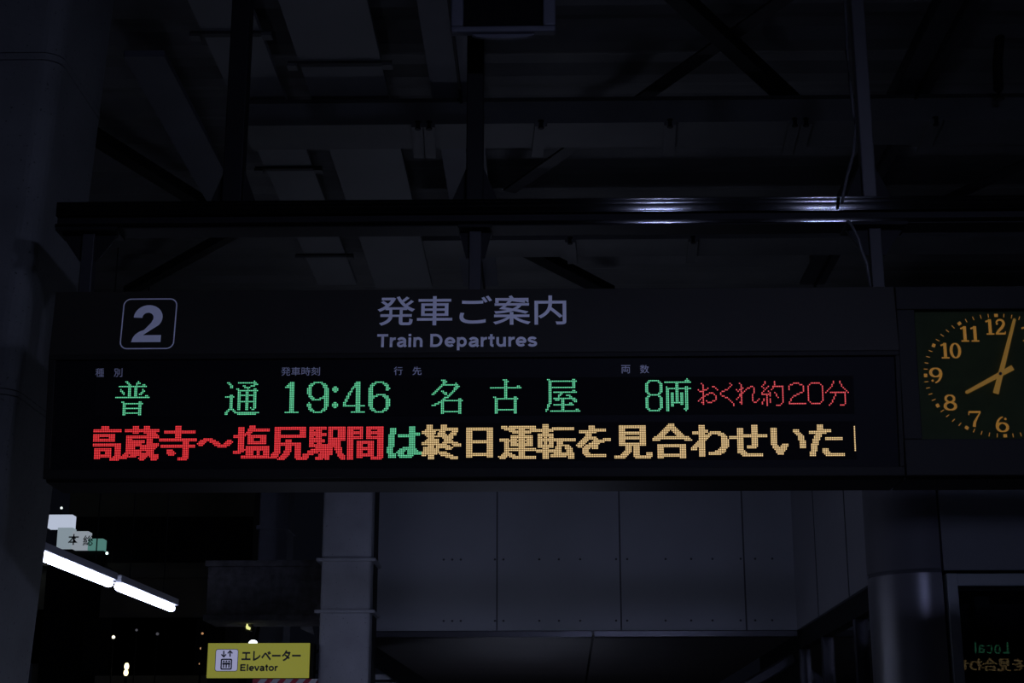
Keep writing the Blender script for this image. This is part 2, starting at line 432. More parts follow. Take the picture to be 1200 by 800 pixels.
GL = {
 'fu': G('6 7 14/7 8 13-15/8 9 13 17 18/2-19/8 9 12 13/3 8 9 12 13 17/3 4 8 9 12 13 17 18/4 5 8 9 12 13 16 17/5 8 9 12 13 15 16/8 9 12 13 19 20/0-21///4 5 15 16/5-17/5 6 15 16/5 6 15 16/5-16/5 6 15 16/5 6 15 16/5-16/5 6 15 16'),
 'tsu': G('18/1 2 8-19/2 3 18-20/3 4 11 12 16-18/3 4 12-15/7 8 14 18 19/8-20/8 9 13 14 18 19/8 9 13 14 18 19/3 4 8-19/0-5 8 9 13 14 18 19/3 4 8 9 13 14 18 19/3 4 8 9 13 14 18 19/3 4 8-19/3 4 8 9 13 14 18 19/3 4 8 9 13 14 18 19/3 4 8 9 13 14 18 19/3 4 8 9 13 14 16 18 19/2-5 8 9 13 14 17 18/1 2 5 6/0 1 6-21/0 1 8-19'),
 '1': G('3-5/2-5/1-5/0-5/' + R('3-5', 15) + '/0-8'),
 '9': G('4-9/2-4 9-11/1-3 10-12/1 2 10-12/0-2 11-13/0-2 11-13/0-2 11-13/0-2 11-13/1 2 11-13/1-3 10-13/2-4 8-13/3-8 11-13/11-13/1 11-13/0-2 11-13/0-2 11-13/1 2 11 12/1-3 10-12/2-4 9-11/4-9'),
 ':': G('///1 2/0-3/0-3/1 2///////1 2/0-3/0-3/1 2'),
 '4': G('8-10/7-10/7-10/6-10/5 6 8-10/5 8-10/4 5 8-10/3 4 8-10/3 4 8-10/2 3 8-10/2 3 8-10/1 2 8-10/1 2 8-10/0 1 8-10/0 1 8-10/0-13/8-10/8-10/8-10/5-13'),
 '6': G('4-9/2-4 9-11/1-3 10-12/1 2 11 12/0-2 11-13/0-2 11 12/0-2/0-2/0-2 5-10/0-5 9-12/0-3 10-12/0-2 11-13/0-2 11-13/0-2 11-13/0-2 11-13/0-2 11-13/1 2 11 12/1-3 10-12/2-4 9-11/4-9'),
 'na': G('6-8/7-9/7 8 15/6-16/5 6 15-17/4 5 14-16/3 4 14 15/2 3 6 7 13 14/1 2 7-9 12 13/0 1 8 9 11 12/10 11/8-10/7 8 17 18/6-19/4-7 17 18/2-4 6 7 17 18/0-2 6 7 17 18/6 7 17 18/6 7 17 18/6 7 17 18/6-18/6 7 17 18'),
 'ko': G('8-10/9-11/9 10/9 10/9 10 17 18/0-19/' + R('9 10', 5) + '/2 3 9 10 15 16/3-17/' + R('3 4 15 16', 6) + '/3-16/3 4 15 16/3 4 15 16'),
 'ya': G('1 2 17 18/2-19/2 3 17 18/2 3 17 18/2 3 17 18/2-18/2 3/2 3 17 18/2 3 5-19/2 3 9 10/2 3 8 9 13-15/2 3 8 15 16/2 3 5-18/2 3 6-8 10 11 17-19/2 3 10 11 18 19/2 3 10 11 15 16/1 2 5-17/1 2 10 11/1 10 11/0 1 10 11 19 20/0 3-21'),
 '8': G('2-8/1 2 8 9/' + R('0 1 9 10', 6) + '/1 2 8 9/2-8/1 2 8 9/' + R('0 1 9 10', 7) + '/1 2 8 9/2-8'),
 'ryo': G('14/13-15/0-16/7 8/7 8/1 7 8 13 14/1-16/1 2 7 8 13 14/1 2 7 8 13 14/' + R('1 2 4 5 7 8 10 11 13 14', 6) + '/1 2 4-11 13 14/1 2 4 5 10 11 13 14/1 2 4 5 13 14/1 2 13 14/1 2 12-14/1 2 13'),
 'o': G('2/3/3 9 10/3 6 11/0 3-5 12/1-3/3 7-9/3 5 6 10/3 4 11/2 3 11/1 3 11/0 3 5 9 10/2 3 6-8/3'),
 'ku': G('6/7/6/5/3 4/1 2/0/0/1 2/3 4/5/6/7/8/8'),
 're': G('2/3/3 9 10/3 4 7 8 11/0 2 3 6 11/1 3 5 11/3 4 11/2 3 10/2 3 10/1 3 10/0 3 10 14/3 10 13/2 3 11 12/3'),
 'yaku': G('2 8/2 8/1 8/0 4 7-13/1 3 7 13/2 6 13/1 4 13/0 5 8 13/0-5 9 13/3 5 9 13/3 10 13/1 3 5 13/1 3 5 13/0 3 5 13/0 3 12/3 9-11'),
 'r2': G('3-6/1 2 7 8/0 9/0 9/0 9/9/7 8/5 6/3 4/2/1/1/0/0-10'),
 'r0': G('2-7/1 8/' + R('0 9', 10) + '/1 8/2-7'),
 'fun': G('5 9/5 9/4 10/4 10/3 11/2 12/1 13/0 3-12 14/6 12/6 12/5 12/5 12/4 12/4 12/3 12/2 9-11'),
 'taka': G('11-15/11-15/6-23/6-23//6-19/6-19/6-9 16-19/6-19/6-19//6-23/6-23/20-23/7-17 20-23/7-17 20-23/7-10 14-17 20-23/7-10 14-17 20-23/7-17 20-23/7-17 19-23/7-10 17-23/17-22'),
 'zo': G('7-10 14-17/7-10 14-17/2-23/2-23/7-10 14-21/16-22/3-23/3-23/3-6 16-19/3-14 16-19/3-14 16-19/3-12 16-23/3-23/3-8 12-22/3-8 12-21/3-20/3-12 16-20/2-20/1-4 6-23/0-9 12-16 18-23/0-3 11-15 19-23/12-14 19-22'),
 'ji': G('10-13/10-13/10-13/3-22/3-22/10-13/10-13/10-13/0-23/0-23/15-18/15-18/1-22/1-22/15-18/5-8 15-18/5-9 15-18/5-10 15-18/6-9 15-18/15-18/12-18/12-17'),
 'kara': G('////////4-9/2-11 19-21/1-5 8-13 18-22/0-4 10-14 17-21/1-3 11-20/13-18'),
 'shio': G('10-13/3-6 10-13/3-6 9-22/3-6 9-22/3-6 8-11/3-10/0-7 9-20/0-6 9-20/3-6 9-12 17-20/3-6 9-12 17-20/3-6 9-20/3-6 9-20/3-6/3-6 8-22/3-6 8-22/3-22/0-6 8-12 15 16 19-22/0-4 8-12 15 16 19-22/8-12 15 16 19-22/5-22/5-22'),
 'jiri': G('2-21/2-21/2-5 18-21/2-5 18-21/2-5 18-21/2-21/2-21/2-5/2-5 9-12/2-5 9-12/2-18/2-18/2-5 9-12 15-18/2-5 9-12 15-18/2-5 9-12 15-18/2-5 8-12 15-18/1-5 8-11 15-18/0-4 7-11 15-18 20-23/0-4 6-10 15-18 20-23/-1-3 5-9 15-23/4-8 16-22'),
 'eki': G('0-10 12-22/0-10 12-22/0-2 4-7 12-14 18-22/0-7 12-14 18-22/0-10 12-14 18-22/0-10 12-14 18-22/0-2 4-7 12-14 18-22/0-7 12-22/0-9 12-22/0-9 12-19/0-2 5-7 12-19/0-19/0-19/4-14 16-20/1-7 8-14 16-20/-1-14 17-20/-1-5 7-14 17-20/-1-2 6-14 18-21/6-12 18-22/4-12 19-22/4-8 10-12 20-22'),
 'kan': G('0-9 12-22/0-9 12-22/0-3 8 9 12-14 19-22/0-9 12-22/0-9 12-22/0-3 8 9 12-14 19-22/0-9 12-22/0-9 12-22/0-3 19-22/0-3 6-16 19-22/0-3 6-16 19-22/0-3 6-9 13-16 19-22/0-3 6-9 13-16 19-22/0-3 6-16 19-22/0-3 6-16 19-22/0-3 6-9 13-16 19-22/0-3 6-9 13-16 19-22/0-3 6-16 19-22/0-3 6-16 19-22/0-3 6-9 15-22/0-3 15-21'),
 'ha': G('15-18/3-6 15-18/3-6 15-18/3-6 15-18/3-6 15-21/2-5 8-21/2-5 8-18/' + R('2-5 15-18', 6) + '/1-4 11-18/1-4 9-19/1-4 8-12 14-20/1-4 7-11 14-22/2-6 8-11 14-22/2-6 8-17/2-6 9-16'),
 'shu': G('3-6 12-15/3-6 12-15/3-6 12-22/2-10 11-22/0-8 11-14 19-22/0-8 10-14 18-21/2-7 10-15 17-21/3-8 9-19/4-7 13-19/3-10 14-18/2-10 14-19/0-10 13-22/0-15 19-24/4-7 9-17 20-24/1-7 9-19/1-10 15-18/1-10/0-15/0-9 11-17/0-2 4-7 12-19/4-7 15-22/4-7 18-22'),
 'nichi': G('2-18/2-18/' + R('2-5 15-18', 6) + '/2-18/2-18/' + R('2-5 15-18', 6) + '/2-18/2-18/2-5 15-18'),
 'un': G('2-5 7-23/2-6 7-23/4-10 13-16 20-23/7-23/9-20/13-16/8-21/8-21/1-6 8-11 13-16 18-21/1-21/4-6 8-11 13-16 18-21/4-6 8-21/4-6 8-21/4-6 13-16/4-23/4-23/4-6 13-16/3-8 13-16/2-10 13-16/0-5 7-23/1-4 9-23'),
 'ten': G('4-7/4-7/4-7 10-23/0-23/0-10/4-7/1-10/1-10/1-3 5 6 8-10/1-24/1-24/1-3 5 6 8-10 13-16/1-3 5 6 8-10 13-16/1-10 13-20/1-10 12-15 18-21/4-7 12-15 18-22/0-15 19-22/0-15 19-22/4-7 11-23/4-7 9-23/4-7 9-18 20-23/4-7 20-23'),
 'wo': G('8-11/8-11/8-18/2-18/2-12/6-9/6-9/5-12/4-13 17-21/3-7 11-21/2-6 10-17/1-5 8-14/0-4 6-13/1-3 5-13/4-8 10-13/4-7/4-7/4-8/5-18/6-18'),
 'mi': G('3-19/3-19/3-6 16-19/3-6 16-19/3-19/3-19/3-6 16-19/3-19/3-19/3-6 16-19/3-6 16-19/3-19/3-19/7-10 12-15/7-10 12-15/7-10 12-15/6-10 12-15/5-9 12-15 20-23/4-8 12-15 20-23/0-7 12-23/0-6 13-22'),
 'a': G('10-13/9-13/8-14/7-15/6-10 12-16/5-9 13-17/4-8 14-18/3-7 15-19/1-22/0-23/0-4 20-24///3-20/3-20/3-6 17-20/3-6 17-20/3-6 17-20/3-6 17-20/3-20/3-20/3-6 17-20'),
 'wa': G('5-8/5-8/5-8/5-10/1-10 12-18/1-8 11-20/5-12 17-21/5-11 19-22/5-10 19-22/5-9 19-23/4-8 19-23/3-8 19-23/2-8 19-23/1-8 19-23/0-3 5-8 18-22/0-3 5-8 17-21/5-8 15-21/5-8 11-20/5-8 11-18/5-8'),
 'se': G('14-17/14-17/5-8 14-17/5-8 14-17/5-8 14-17/5-8 14-17/5-23/0-23/0-8 14-17/5-8 14-17/5-8 14-17/5-8 14-17/5-8 14-17/5-8 11-17/5-8 11-16/5-8/5-9/5-10/7-20/8-20'),
 'i': G('0-3/0-3 14-17/0-3 14-17/0-3 15-18/0-3 16-19/0-3 17-20/0-3 17-20/0-3 17-20/0-3 18-21/0-3 18-21/0-3 7-10 18-21/1-4 6-10 18-21/1-9 18-21/2-9/3-8/3-7/4-7'),
 'ta': G('5-8/5-8/5-8/5-13/0-13/0-10/4-7/3-7/3-6 10-20/2-6 10-20/2-5/2-5/1-5/1-4/1-4/1-4 8-11/1-4 8-11/0-3 8-12/0-3 9-21/0-3 10-21'),
 'shi': G(R('0', 16)),
 'L': G(R('0-2', 17) + '/0-10/0-10/0-10'),
 'lo': G('/////' + '3-7/2-8/1-3 7-9/' + R('0-2 8-10', 9) + '/1-3 7-9/2-8/3-7'),
 'lc': G('/////' + '3-7/2-9/1-3 8-10/' + R('0-2', 9) + '/1-3 8-10/2-9/3-7'),
 'la': G('/////' + '2-7/1-8/0-2 7-9/7-9/7-9/3-9/1-9/0-2 7-9/0-2 7-9/0-2 7-9/0-2 7-9/0-3 6-10/0-10/1-5 8-10'),
 'll': G(R('0-2', 20)),
}

# ------------------------------------------------------------------ departure board
PHI, PSI = math.radians(6.0), math.radians(-5.0)          # display leans forward, header leans back
LP = at(555, 486, 4.70)
LN = Vector((0, -math.cos(PHI), -math.sin(PHI)))
LUP = Vector((0, -math.sin(PHI), math.cos(PHI)))


def led_fr(org, rot=1):
    def f(u, v, n):
        q = Vector((u, 0, 0)) + LUP * v + LN * n
        return org + (q if rot == 1 else Vector((-q.x, -q.y, q.z)))
    return f


def led_uv(px, py):
    q = on_plane(px, py, LP, LN) - LP
    return q.x, q.dot(LUP)


BX0, BX1 = led_uv(55.2, 487)[0], led_uv(1056.5, 484)[0]
WX0, WX1 = led_uv(63.2, 487)[0], led_uv(1050.8, 482)[0]
V_BEND, V_WTOP, V_WBOT, V_BOT = (led_uv(555, y)[1] for y in (414.0, 419.5, 548.8, 559.5))
C0, C1 = led_uv(109.0, 520)[0], led_uv(1002.6, 516)[0]
PIT = (C1 - C0) / 480.0
VR1, VR2 = led_uv(555, 443.5)[1], led_uv(555, 496.25)[1]    # centre of the top dot row of each line
PROUD = 0.012
THICK = 0.24


CORE = {'green_led': 'core_g', 'red_led': 'core_r', 'red_led_fine': 'core_r2', 'amber_led': 'core_a'}


def led_part(name, fr, items, vtop, m, parent, label=None):
    """items: (glyph, first column, first row); each character is one mesh of round lit dots with paler cores"""
    octo = [(math.cos(math.pi / 8 + k * math.pi / 4), math.sin(math.pi / 8 + k * math.pi / 4)) for k in range(8)]
    for g, c0, r0 in items:
        mb = MB()
        for i, row in enumerate(GL[g]):
            for c in row:
                if not 0 <= c0 + c <= 479:
                    continue
                cu, cv = C0 + (c0 + c + 0.5) * PIT, vtop - (r0 + i) * PIT
                mb.add([fr(cu + a * PIT * 0.46, cv + b * PIT * 0.46, 0.0022) for a, b in octo], [tuple(range(8))])
                mb.add([fr(cu + a * PIT * 0.27, cv + b * PIT * 0.27, 0.0030) for a, b in octo], [tuple(range(8))])
        o = mb.build(name, m, parent)
        o.data.materials.append(M[CORE[m.name]])
        for k, p in enumerate(o.data.polygons):
            p.material_index = k % 2
        if label: o['label'] = label


def board_shell(root, org, rot):
    """case, header, frame and display sheets of one board, standing in the frame of org"""
    fr = led_fr(org, rot)
    bend = LUP * V_BEND + LN * PROUD
    hd = Vector((0, -math.sin(PSI), math.cos(PSI)))
    top_len = HEAD_LEN
    top = bend + hd * top_len
    foot = LUP * V_BOT + LN * PROUD
    flip = (lambda q: q) if rot == 1 else (lambda q: Vector((-q.x, -q.y, q.z)))
    yb = max(top.y, foot.y) + THICK - 0.03
    prof = [LUP * V_BEND - LN * 0.004, LUP * V_BOT - LN * 0.004 + Vector((0, 0, 0.004)),
            Vector((0, foot.y + 0.03, foot.z - 0.006)), Vector((0, yb, foot.z - 0.006)), Vector((0, yb, top.z - 0.002)), top + Vector((0, 0.012, -0.002)), bend + Vector((0, 0.02, 0))]
    mb = MB()
    mb.prism([org + flip(q) for q in prof], flip(Vector((BX0 + 0.003, 0, 0))), flip(Vector((BX1 - 0.003, 0, 0))))
    mb.build('housing', M['board'], root)
    mb = MB()
    hp = [bend, bend + Vector((0, 0.02, 0)), top + Vector((0, 0.02, 0)), top]
    mb.prism([org + flip(q) for q in hp], flip(Vector((BX0, 0, 0))), flip(Vector((BX1, 0, 0))))
    mb.build('header_panel', M['board'], root, bevel=0.002)
    mb = MB()
    mb.fbox(fr, BX0, BX1, V_WTOP, V_BEND, -0.002, PROUD)
    mb.fbox(fr, BX0, BX1, V_BOT, V_WBOT, -0.002, PROUD)
    mb.fbox(fr, BX0, WX0, V_WBOT, V_WTOP, -0.002, PROUD)
    mb.fbox(fr, WX1, BX1, V_WBOT, V_WTOP, -0.002, PROUD)
    mb.build('display_frame', M['bezel'], root, bevel=0.002)
    mb = MB()
    mb.fbox(fr, WX0, WX1, V_WBOT, V_WTOP, -0.003, 0.0)
    mb.build('display_sheet', M['black'], root)
    for vt in (VR1, VR2):
        mb = MB()
        mb.fbox(fr, C0, C1, vt - 23.5 * PIT, vt + 0.5 * PIT, 0.0, 0.0015)
        mb.build('led_matrix', M['matrix'], root)
    return fr


# header geometry
bend_w = LP + LUP * V_BEND + LN * PROUD
HDIR = Vector((0, -math.sin(PSI), math.cos(PSI)))
HN = Vector((0, -math.cos(PSI), -math.sin(PSI)))
HEAD_LEN = (on_plane(555, 338.7, bend_w, HN) - bend_w).dot(HDIR)


def head_fr(u, v, n):
    return bend_w + Vector((u, 0, 0)) + HDIR * v + HN * n


def head_uv(px, py):
    q = on_plane(px, py, bend_w, HN) - bend_w
    return q.x, q.dot(HDIR)


board = thing('departure_board', LP + LUP * V_BOT, 'long dark departure board showing green and red lit lettering below a grey header', 'departure board')
lf = board_shell(board, LP, 1)


def head_rect(x0, y0, x1, y1):
    a, b = head_uv(x0, (y0 + y1) / 2)[0], head_uv(x1, (y0 + y1) / 2)[0]
    xm = (x0 + x1) / 2
    return a, b, head_uv(xm, y1)[1], head_uv(xm, y0)[1]


# platform number in its rounded outline
u0, u1, v0, v1 = head_rect(142.6, 349.8, 206.0, 409.0)


def rrect(u0, u1, v0, v1, r, k=8):
    pts = []
    for cx, cy, a0 in ((u1 - r, v1 - r, 0), (u0 + r, v1 - r, 90), (u0 + r, v0 + r, 180), (u1 - r, v0 + r, 270)):
        for i in range(k + 1):
            a = math.radians(a0 + 90 * i / k)
            pts.append((cx + r * math.cos(a), cy + r * math.sin(a)))
    return pts


def ring_part(name, fr, outer, inner, n, m, parent):
    k = len(outer)
    mb = MB()
    mb.add([fr(a, b, n) for a, b in outer] + [fr(a, b, n) for a, b in inner], [(i, (i + 1) % k, k + (i + 1) % k, k + i) for i in range(k)])
    return mb.build(name, m, parent)


t = 0.0035
ring_part('number_outline', head_fr, rrect(u0, u1, v0, v1, 0.024), rrect(u0 + t, u1 - t, v0 + t, v1 - t, 0.0205), 0.001, M['print_'], board)
nu0, nu1, nv0, nv1 = head_rect(155.5, 357.6, 191.0, 400.8)
nP = lambda q: (nu0 + q[0] * (nu1 - nu0), nv0 + q[1] * (nv1 - nv0))
two_out = arcp(0.495, 0.665, 0.475, 0.335, 180, -38, 30) + [(0.60, 0.315), (0.42, 0.215), (0.385, 0.185), (0.97, 0.185), (0.97, 0.0), (0.0, 0.0)] + \
    arcp(0.62, 0.02, 0.60, 0.33, 178, 112, 8) + [(0.50, 0.42), (0.62, 0.53)] + arcp(0.49, 0.655, 0.185, 0.140, -38, 180, 24)
mb = MB()
mb.add([head_fr(*nP(q), 0.001) for q in two_out], [tuple(range(len(two_out)))])
o = mb.build('platform_number', M['print_'], board)
bm_ = bmesh.new(); bm_.from_mesh(o.data); bmesh.ops.triangulate(bm_, faces=bm_.faces, ngon_method='EAR_CLIP'); bm_.to_mesh(o.data); bm_.free()
text_on('title_lettering', '発車ご案内', head_fr, *head_rect(442.5, 346.5, 663.5, 381.0), M['print_'], board, bold=0.009)
grotesque('subtitle_letter', 'Train', head_fr, *head_rect(441.5, 391.3, 496.5, 406.6), M['print_'], board)
grotesque('subtitle_letter', 'Departures', head_fr, *head_rect(502.5, 390.9, 630.5, 406.2), M['print_'], board)


def led_rect(x0, y0, x1, y1):
    a, b = led_uv(x0, (y0 + y1) / 2)[0], led_uv(x1, (y0 + y1) / 2)[0]
    xm = (x0 + x1) / 2
    return a, b, led_uv(xm, y1)[1], led_uv(xm, y0)[1]


for s, rc in (('種', (112.0, 431.5, 122.0, 441.5)), ('別', (133.5, 431.5, 143.5, 441.5)), ('発車時刻', (329.5, 430.0, 375.0, 440.0)), ('行', (461.5, 429.5, 472.0, 439.3)),
              ('先', (483.5, 429.5, 494.0, 439.3)), ('両', (728.0, 427.8, 738.5, 437.3)), ('数', (750.0, 427.5, 760.5, 437.3))):
    text_on('column_caption', s, lf, *led_rect(*rc), M['caption'], board, bold=0.003)

led_part('train_type_character', lf, [('fu', 13, 1), ('tsu', 83, 1)], VR1, M['led_g'], board, 'green lit character of the train type')
led_part('departure_time_digit', lf, [('1', 121, 2), ('9', 135, 2), (':', 151, 2), ('4', 158, 2), ('6', 174, 2)], VR1, M['led_g'], board, 'green lit figure of the departure time')
led_part('destination_character', lf, [('na', 214, 1), ('ko', 251, 1), ('ya', 286, 1)], VR1, M['led_g'], board, 'green lit character of the destination')
led_part('car_count_character', lf, [('8', 349, 2), ('ryo', 361, 1)], VR1, M['led_g'], board, 'green lit character of the car count')
led_part('delay_character', lf, [('o', 382, 4), ('ku', 396, 4), ('re', 406, 4), ('yaku', 422, 3), ('r2', 439, 4), ('r0', 451, 4), ('fun', 462, 3)], VR1, M['led_r2'], board, 'thin red character of the delay notice')
led_part('message_character', lf, [('taka', -6, 1), ('zo', 18, 1), ('ji', 42, 1), ('kara', 66, 1), ('shio', 89, 1), ('jiri', 113, 2), ('eki', 137, 2), ('kan', 161, 2)], VR2, M['led_r'], board, 'bold red character of the message')
led_part('message_character', lf, [('ha', 185, 2)], VR2, M['led_g'], board, 'green character of the message')
MSG = [('shu', 208, 1), ('nichi', 234, 3), ('un', 256, 2), ('ten', 280, 1), ('wo', 305, 2), ('mi', 329, 2), ('a', 353, 1), ('wa', 377, 2), ('se', 401, 2), ('i', 427, 4), ('ta', 451, 2), ('shi', 479, 3)]
led_part('message_character', lf, MSG, VR2, M['led_a'], board, 'bold cream character of the message')

# ------------------------------------------------------------------ clock beside the board
KX0 = BX1 + 0.004 + LP.x
ktop = bend_w + HDIR * HEAD_LEN
kfoot = LP + LUP * V_BOT + LN * PROUD
KUP = (ktop - kfoot); KUP.x = 0
KH = KUP.length
KUP.normalize()
KN = Vector((0, -KUP.z, KUP.y))
KP = Vector((0, kfoot.y, kfoot.z))


def kfr(u, v, n):
    return KP + Vector((u, 0, 0)) + KUP * v + KN * n


def kuv(px, py, depth=0.0):
    q = on_plane(px, py, KP - KN * depth, KN) - (KP - KN * depth)
    return q.x, q.dot(KUP)


ou0, ov1 = kuv(1071.5, 362)[0], kuv(1130, 362)[1]
ov0 = kuv(1130, 514)[1]
DD = 0.022                                   # dial this far behind the glass
cu, cv = kuv(1172.3, 437.8, DD)
ou1 = cu + (cu - ou0) - 0.004
KX1 = ou1 + (ou0 - KX0)
clock = thing('station_clock', Vector(((KX0 + KX1) / 2, KP.y, KP.z)), 'rectangular platform clock with amber numerals at right end of the board', 'clock')
mb = MB()
yb = max(ktop.y, kfoot.y) + THICK - 0.03
body = [kfr(0, 0, -0.03), kfr(0, KH, -0.03), Vector((0, yb, ktop.z)), Vector((0, yb, kfoot.z - 0.006)), Vector((0, kfoot.y + 0.03, kfoot.z - 0.006))]
mb.prism(body, (KX0, 0, 0), (KX1, 0, 0))
mb.build('housing', M['board'], clock)
mb = MB()
mb.fbox(kfr, KX0, KX1, ov1, KH, -0.03, 0.0)
mb.fbox(kfr, KX0, KX1, 0, ov0, -0.03, 0.0)
mb.fbox(kfr, KX0, ou0, ov0, ov1, -0.03, 0.0)
mb.fbox(kfr, ou1, KX1, ov0, ov1, -0.03, 0.0)
mb.build('front_frame', M['bezel'], clock, bevel=0.0025)
mb = MB()
mb.fbox(kfr, ou0, ou1, ov0, ov1, -0.03, -DD)
mb.build('dial', M['dial'], clock)
AX, AY = kuv(1172.3 + 88.0, 437.8, DD)[0] - cu, (kuv(1172, 369.5, DD)[1] - kuv(1172, 510.5, DD)[1]) / 2
TV = (kuv(1172, 369.5, DD)[1] + kuv(1172, 510.5, DD)[1]) / 2 - cv


def dfr(u, v, n):
    return kfr(cu + u, cv + v, n - DD)


def stroke(mb, fr, pts, w, n):
    """ribbon along pts with half-widths w"""
    L, Rr = [], []
    for i, p in enumerate(pts):
        a, b = pts[max(i - 1, 0)], pts[min(i + 1, len(pts) - 1)]
        dx, dy = b[0] - a[0], b[1] - a[1]
        d = math.hypot(dx, dy) or 1
        ww = w[i] if isinstance(w, (list, tuple)) else w
        L.append((p[0] - dy / d * ww, p[1] + dx / d * ww)); Rr.append((p[0] + dy / d * ww, p[1] - dx / d * ww))
    k = len(pts)
    mb.add([fr(*q, n) for q in L + Rr], [(i, i + 1, k + i + 1, k + i) for i in range(k - 1)])


def arc(cx, cy, rx, ry, a0, a1, n=28):
    return [(cx + rx * math.cos(math.radians(a0 + (a1 - a0) * i / n)), cy + ry * math.sin(math.radians(a0 + (a1 - a0) * i / n))) for i in range(n + 1)]


def ringw(cx, cy, rx, ry, thick, thin, a0=0, a1=360, n=32):
    p = arc(cx, cy, rx, ry, a0, a1, n)
    w = [thin + (thick - thin) * abs(math.cos(math.radians(a0 + (a1 - a0) * i / n))) for i in range(n + 1)]
    return p, w


def digit(ch):
    """slab-serif digit in a 0.62 x 1 box, as (points, widths) strokes"""
    if ch == '1':
        return [([(0.31, 0.03), (0.31, 1.0)], 0.09), ([(0.10, 0.04), (0.52, 0.04)], 0.042), ([(0.08, 0.84), (0.24, 0.90), (0.31, 0.98)], 0.05)]
    if ch == '0':
        return [ringw(0.31, 0.5, 0.23, 0.455, 0.085, 0.035)]
    if ch == '2':
        p = arc(0.31, 0.73, 0.20, 0.23, 170, -30, 16) + [(0.40, 0.46), (0.22, 0.25), (0.09, 0.07)]
        return [(p, [0.06] + [0.045 + 0.04 * (i / 17) for i in range(17)] + [0.075, 0.05, 0.03][:len(p) - 18]), ([(0.05, 0.06), (0.57, 0.06)], 0.055), ([(0.56, 0.05), (0.57, 0.22)], 0.025), (arc(0.145, 0.70, 0.03, 0.03, 0, 360, 10), 0.035)]
    if ch == '5':
        return [([(0.12, 0.95), (0.52, 0.95)], 0.05), ([(0.13, 0.97), (0.10, 0.52)], 0.03), ringw(0.29, 0.31, 0.24, 0.27, 0.085, 0.035, 140, -160)]
    if ch == '6':
        return [ringw(0.32, 0.30, 0.22, 0.265, 0.085, 0.035), (arc(0.42, 0.36, 0.33, 0.60, 100, 185, 16), [0.035 + 0.05 * i / 16 for i in range(17)]), (arc(0.47, 0.82, 0.03, 0.03, 0, 360, 10), 0.04)]
    if ch == '7':
        return [([(0.06, 0.94), (0.57, 0.94)], 0.06), ([(0.56, 0.93), (0.40, 0.58), (0.29, 0.30), (0.25, 0.0)], [0.03, 0.05, 0.075, 0.09]), ([(0.06, 0.97), (0.05, 0.74)], 0.025)]
    if ch == '8':
        return [ringw(0.31, 0.74, 0.185, 0.215, 0.07, 0.035), ringw(0.31, 0.265, 0.23, 0.235, 0.085, 0.035)]
    if ch == '9':
        return [ringw(0.30, 0.70, 0.22, 0.265, 0.085, 0.035), (arc(0.20, 0.64, 0.33, 0.60, -80, 5, 16), [0.035 + 0.05 * i / 16 for i in range(17)]), (arc(0.15, 0.18, 0.03, 0.03, 0, 360, 10), 0.04)]
    if ch == '3':
        return [ringw(0.29, 0.74, 0.20, 0.215, 0.075, 0.035, 150, -90), ringw(0.29, 0.27, 0.24, 0.235, 0.085, 0.035, 90, -150)]
    return [([(0.40, 0.0), (0.40, 1.0)], 0.085), ([(0.38, 0.98), (0.05, 0.28)], 0.03), ([(0.03, 0.25), (0.58, 0.25)], 0.045), ([(0.25, 0.04), (0.56, 0.04)], 0.04)]


DH = 0.049
NUM_PX = {12: (1164.5, 383.0), 11: (1135.0, 391.2), 10: (1112.0, 410.8), 9: (1095.8, 440.0), 8: (1112.3, 471.4), 7: (1141.5, 490.8), 6: (1173.2, 496.8)}
npos = {k: (kuv(*p, DD)[0] - cu, kuv(*p, DD)[1] - cv) for k, p in NUM_PX.items()}
for k, mir in ((1, 11), (2, 10), (3, 9), (4, 8), (5, 7)):
    npos[k] = (-npos[mir][0], npos[mir][1])
for k in range(1, 13):
    s = str(k)
    kx = 1.42 if k < 10 else 1.16
    wd = 0.60 * DH * kx
    mb = MB()
    for i, ch in enumerate(s):
        for pts, w in digit(ch):
            ox = npos[k][0] + (i - len(s) / 2) * wd * (0.92 if len(s) > 1 else 1.0) + (0.002 if len(s) == 1 else 0.002)
            oy = npos[k][1] - DH / 2
            sc = lambda q: (ox + q[0] * DH * kx, oy + q[1] * DH)
            ww = [x * DH * 1.1 for x in w] if isinstance(w, (list, tuple)) else w * DH * 1.1
            stroke(mb, dfr, [sc(q) for q in pts], ww, 0.0012)
    mb.build('numeral', M['amber'], clock)
for k in range(60):
    a = math.radians(90 - 6 * k)
    c, s = math.cos(a), math.sin(a)
    # direction of the tick: along the radius
    p = (AX * c, AY * s)
    d = math.hypot(*p)
    e = (p[0] / d, p[1] / d)
    p = (p[0], p[1] + TV)
    if k % 5 == 0:
        h, w = 0.0050, 0.0055
    else:
        h, w = 0.0055, 0.0014
    if k % 5 == 0:
        mb = MB(); stroke(mb, dfr, [(p[0] - e[0] * h, p[1] - e[1] * h), (p[0] + e[0] * h, p[1] + e[1] * h)], w, 0.0012)
        mb.build('hour_mark', M['amber'], clock)
mb = MB()
for k in range(60):
    if k % 5:
        a = math.radians(90 - 6 * k)
        p = (AX * math.cos(a), AY * math.sin(a))
        d = math.hypot(*p); e = (p[0] / d, p[1] / d); p = (p[0], p[1] + TV)
        stroke(mb, dfr, [(p[0] - e[0] * 0.006, p[1] - e[1] * 0.006), (p[0] + e[0] * 0.006, p[1] + e[1] * 0.006)], 0.0012, 0.0012)
mb.build('minute_track', M['amber'], clock)


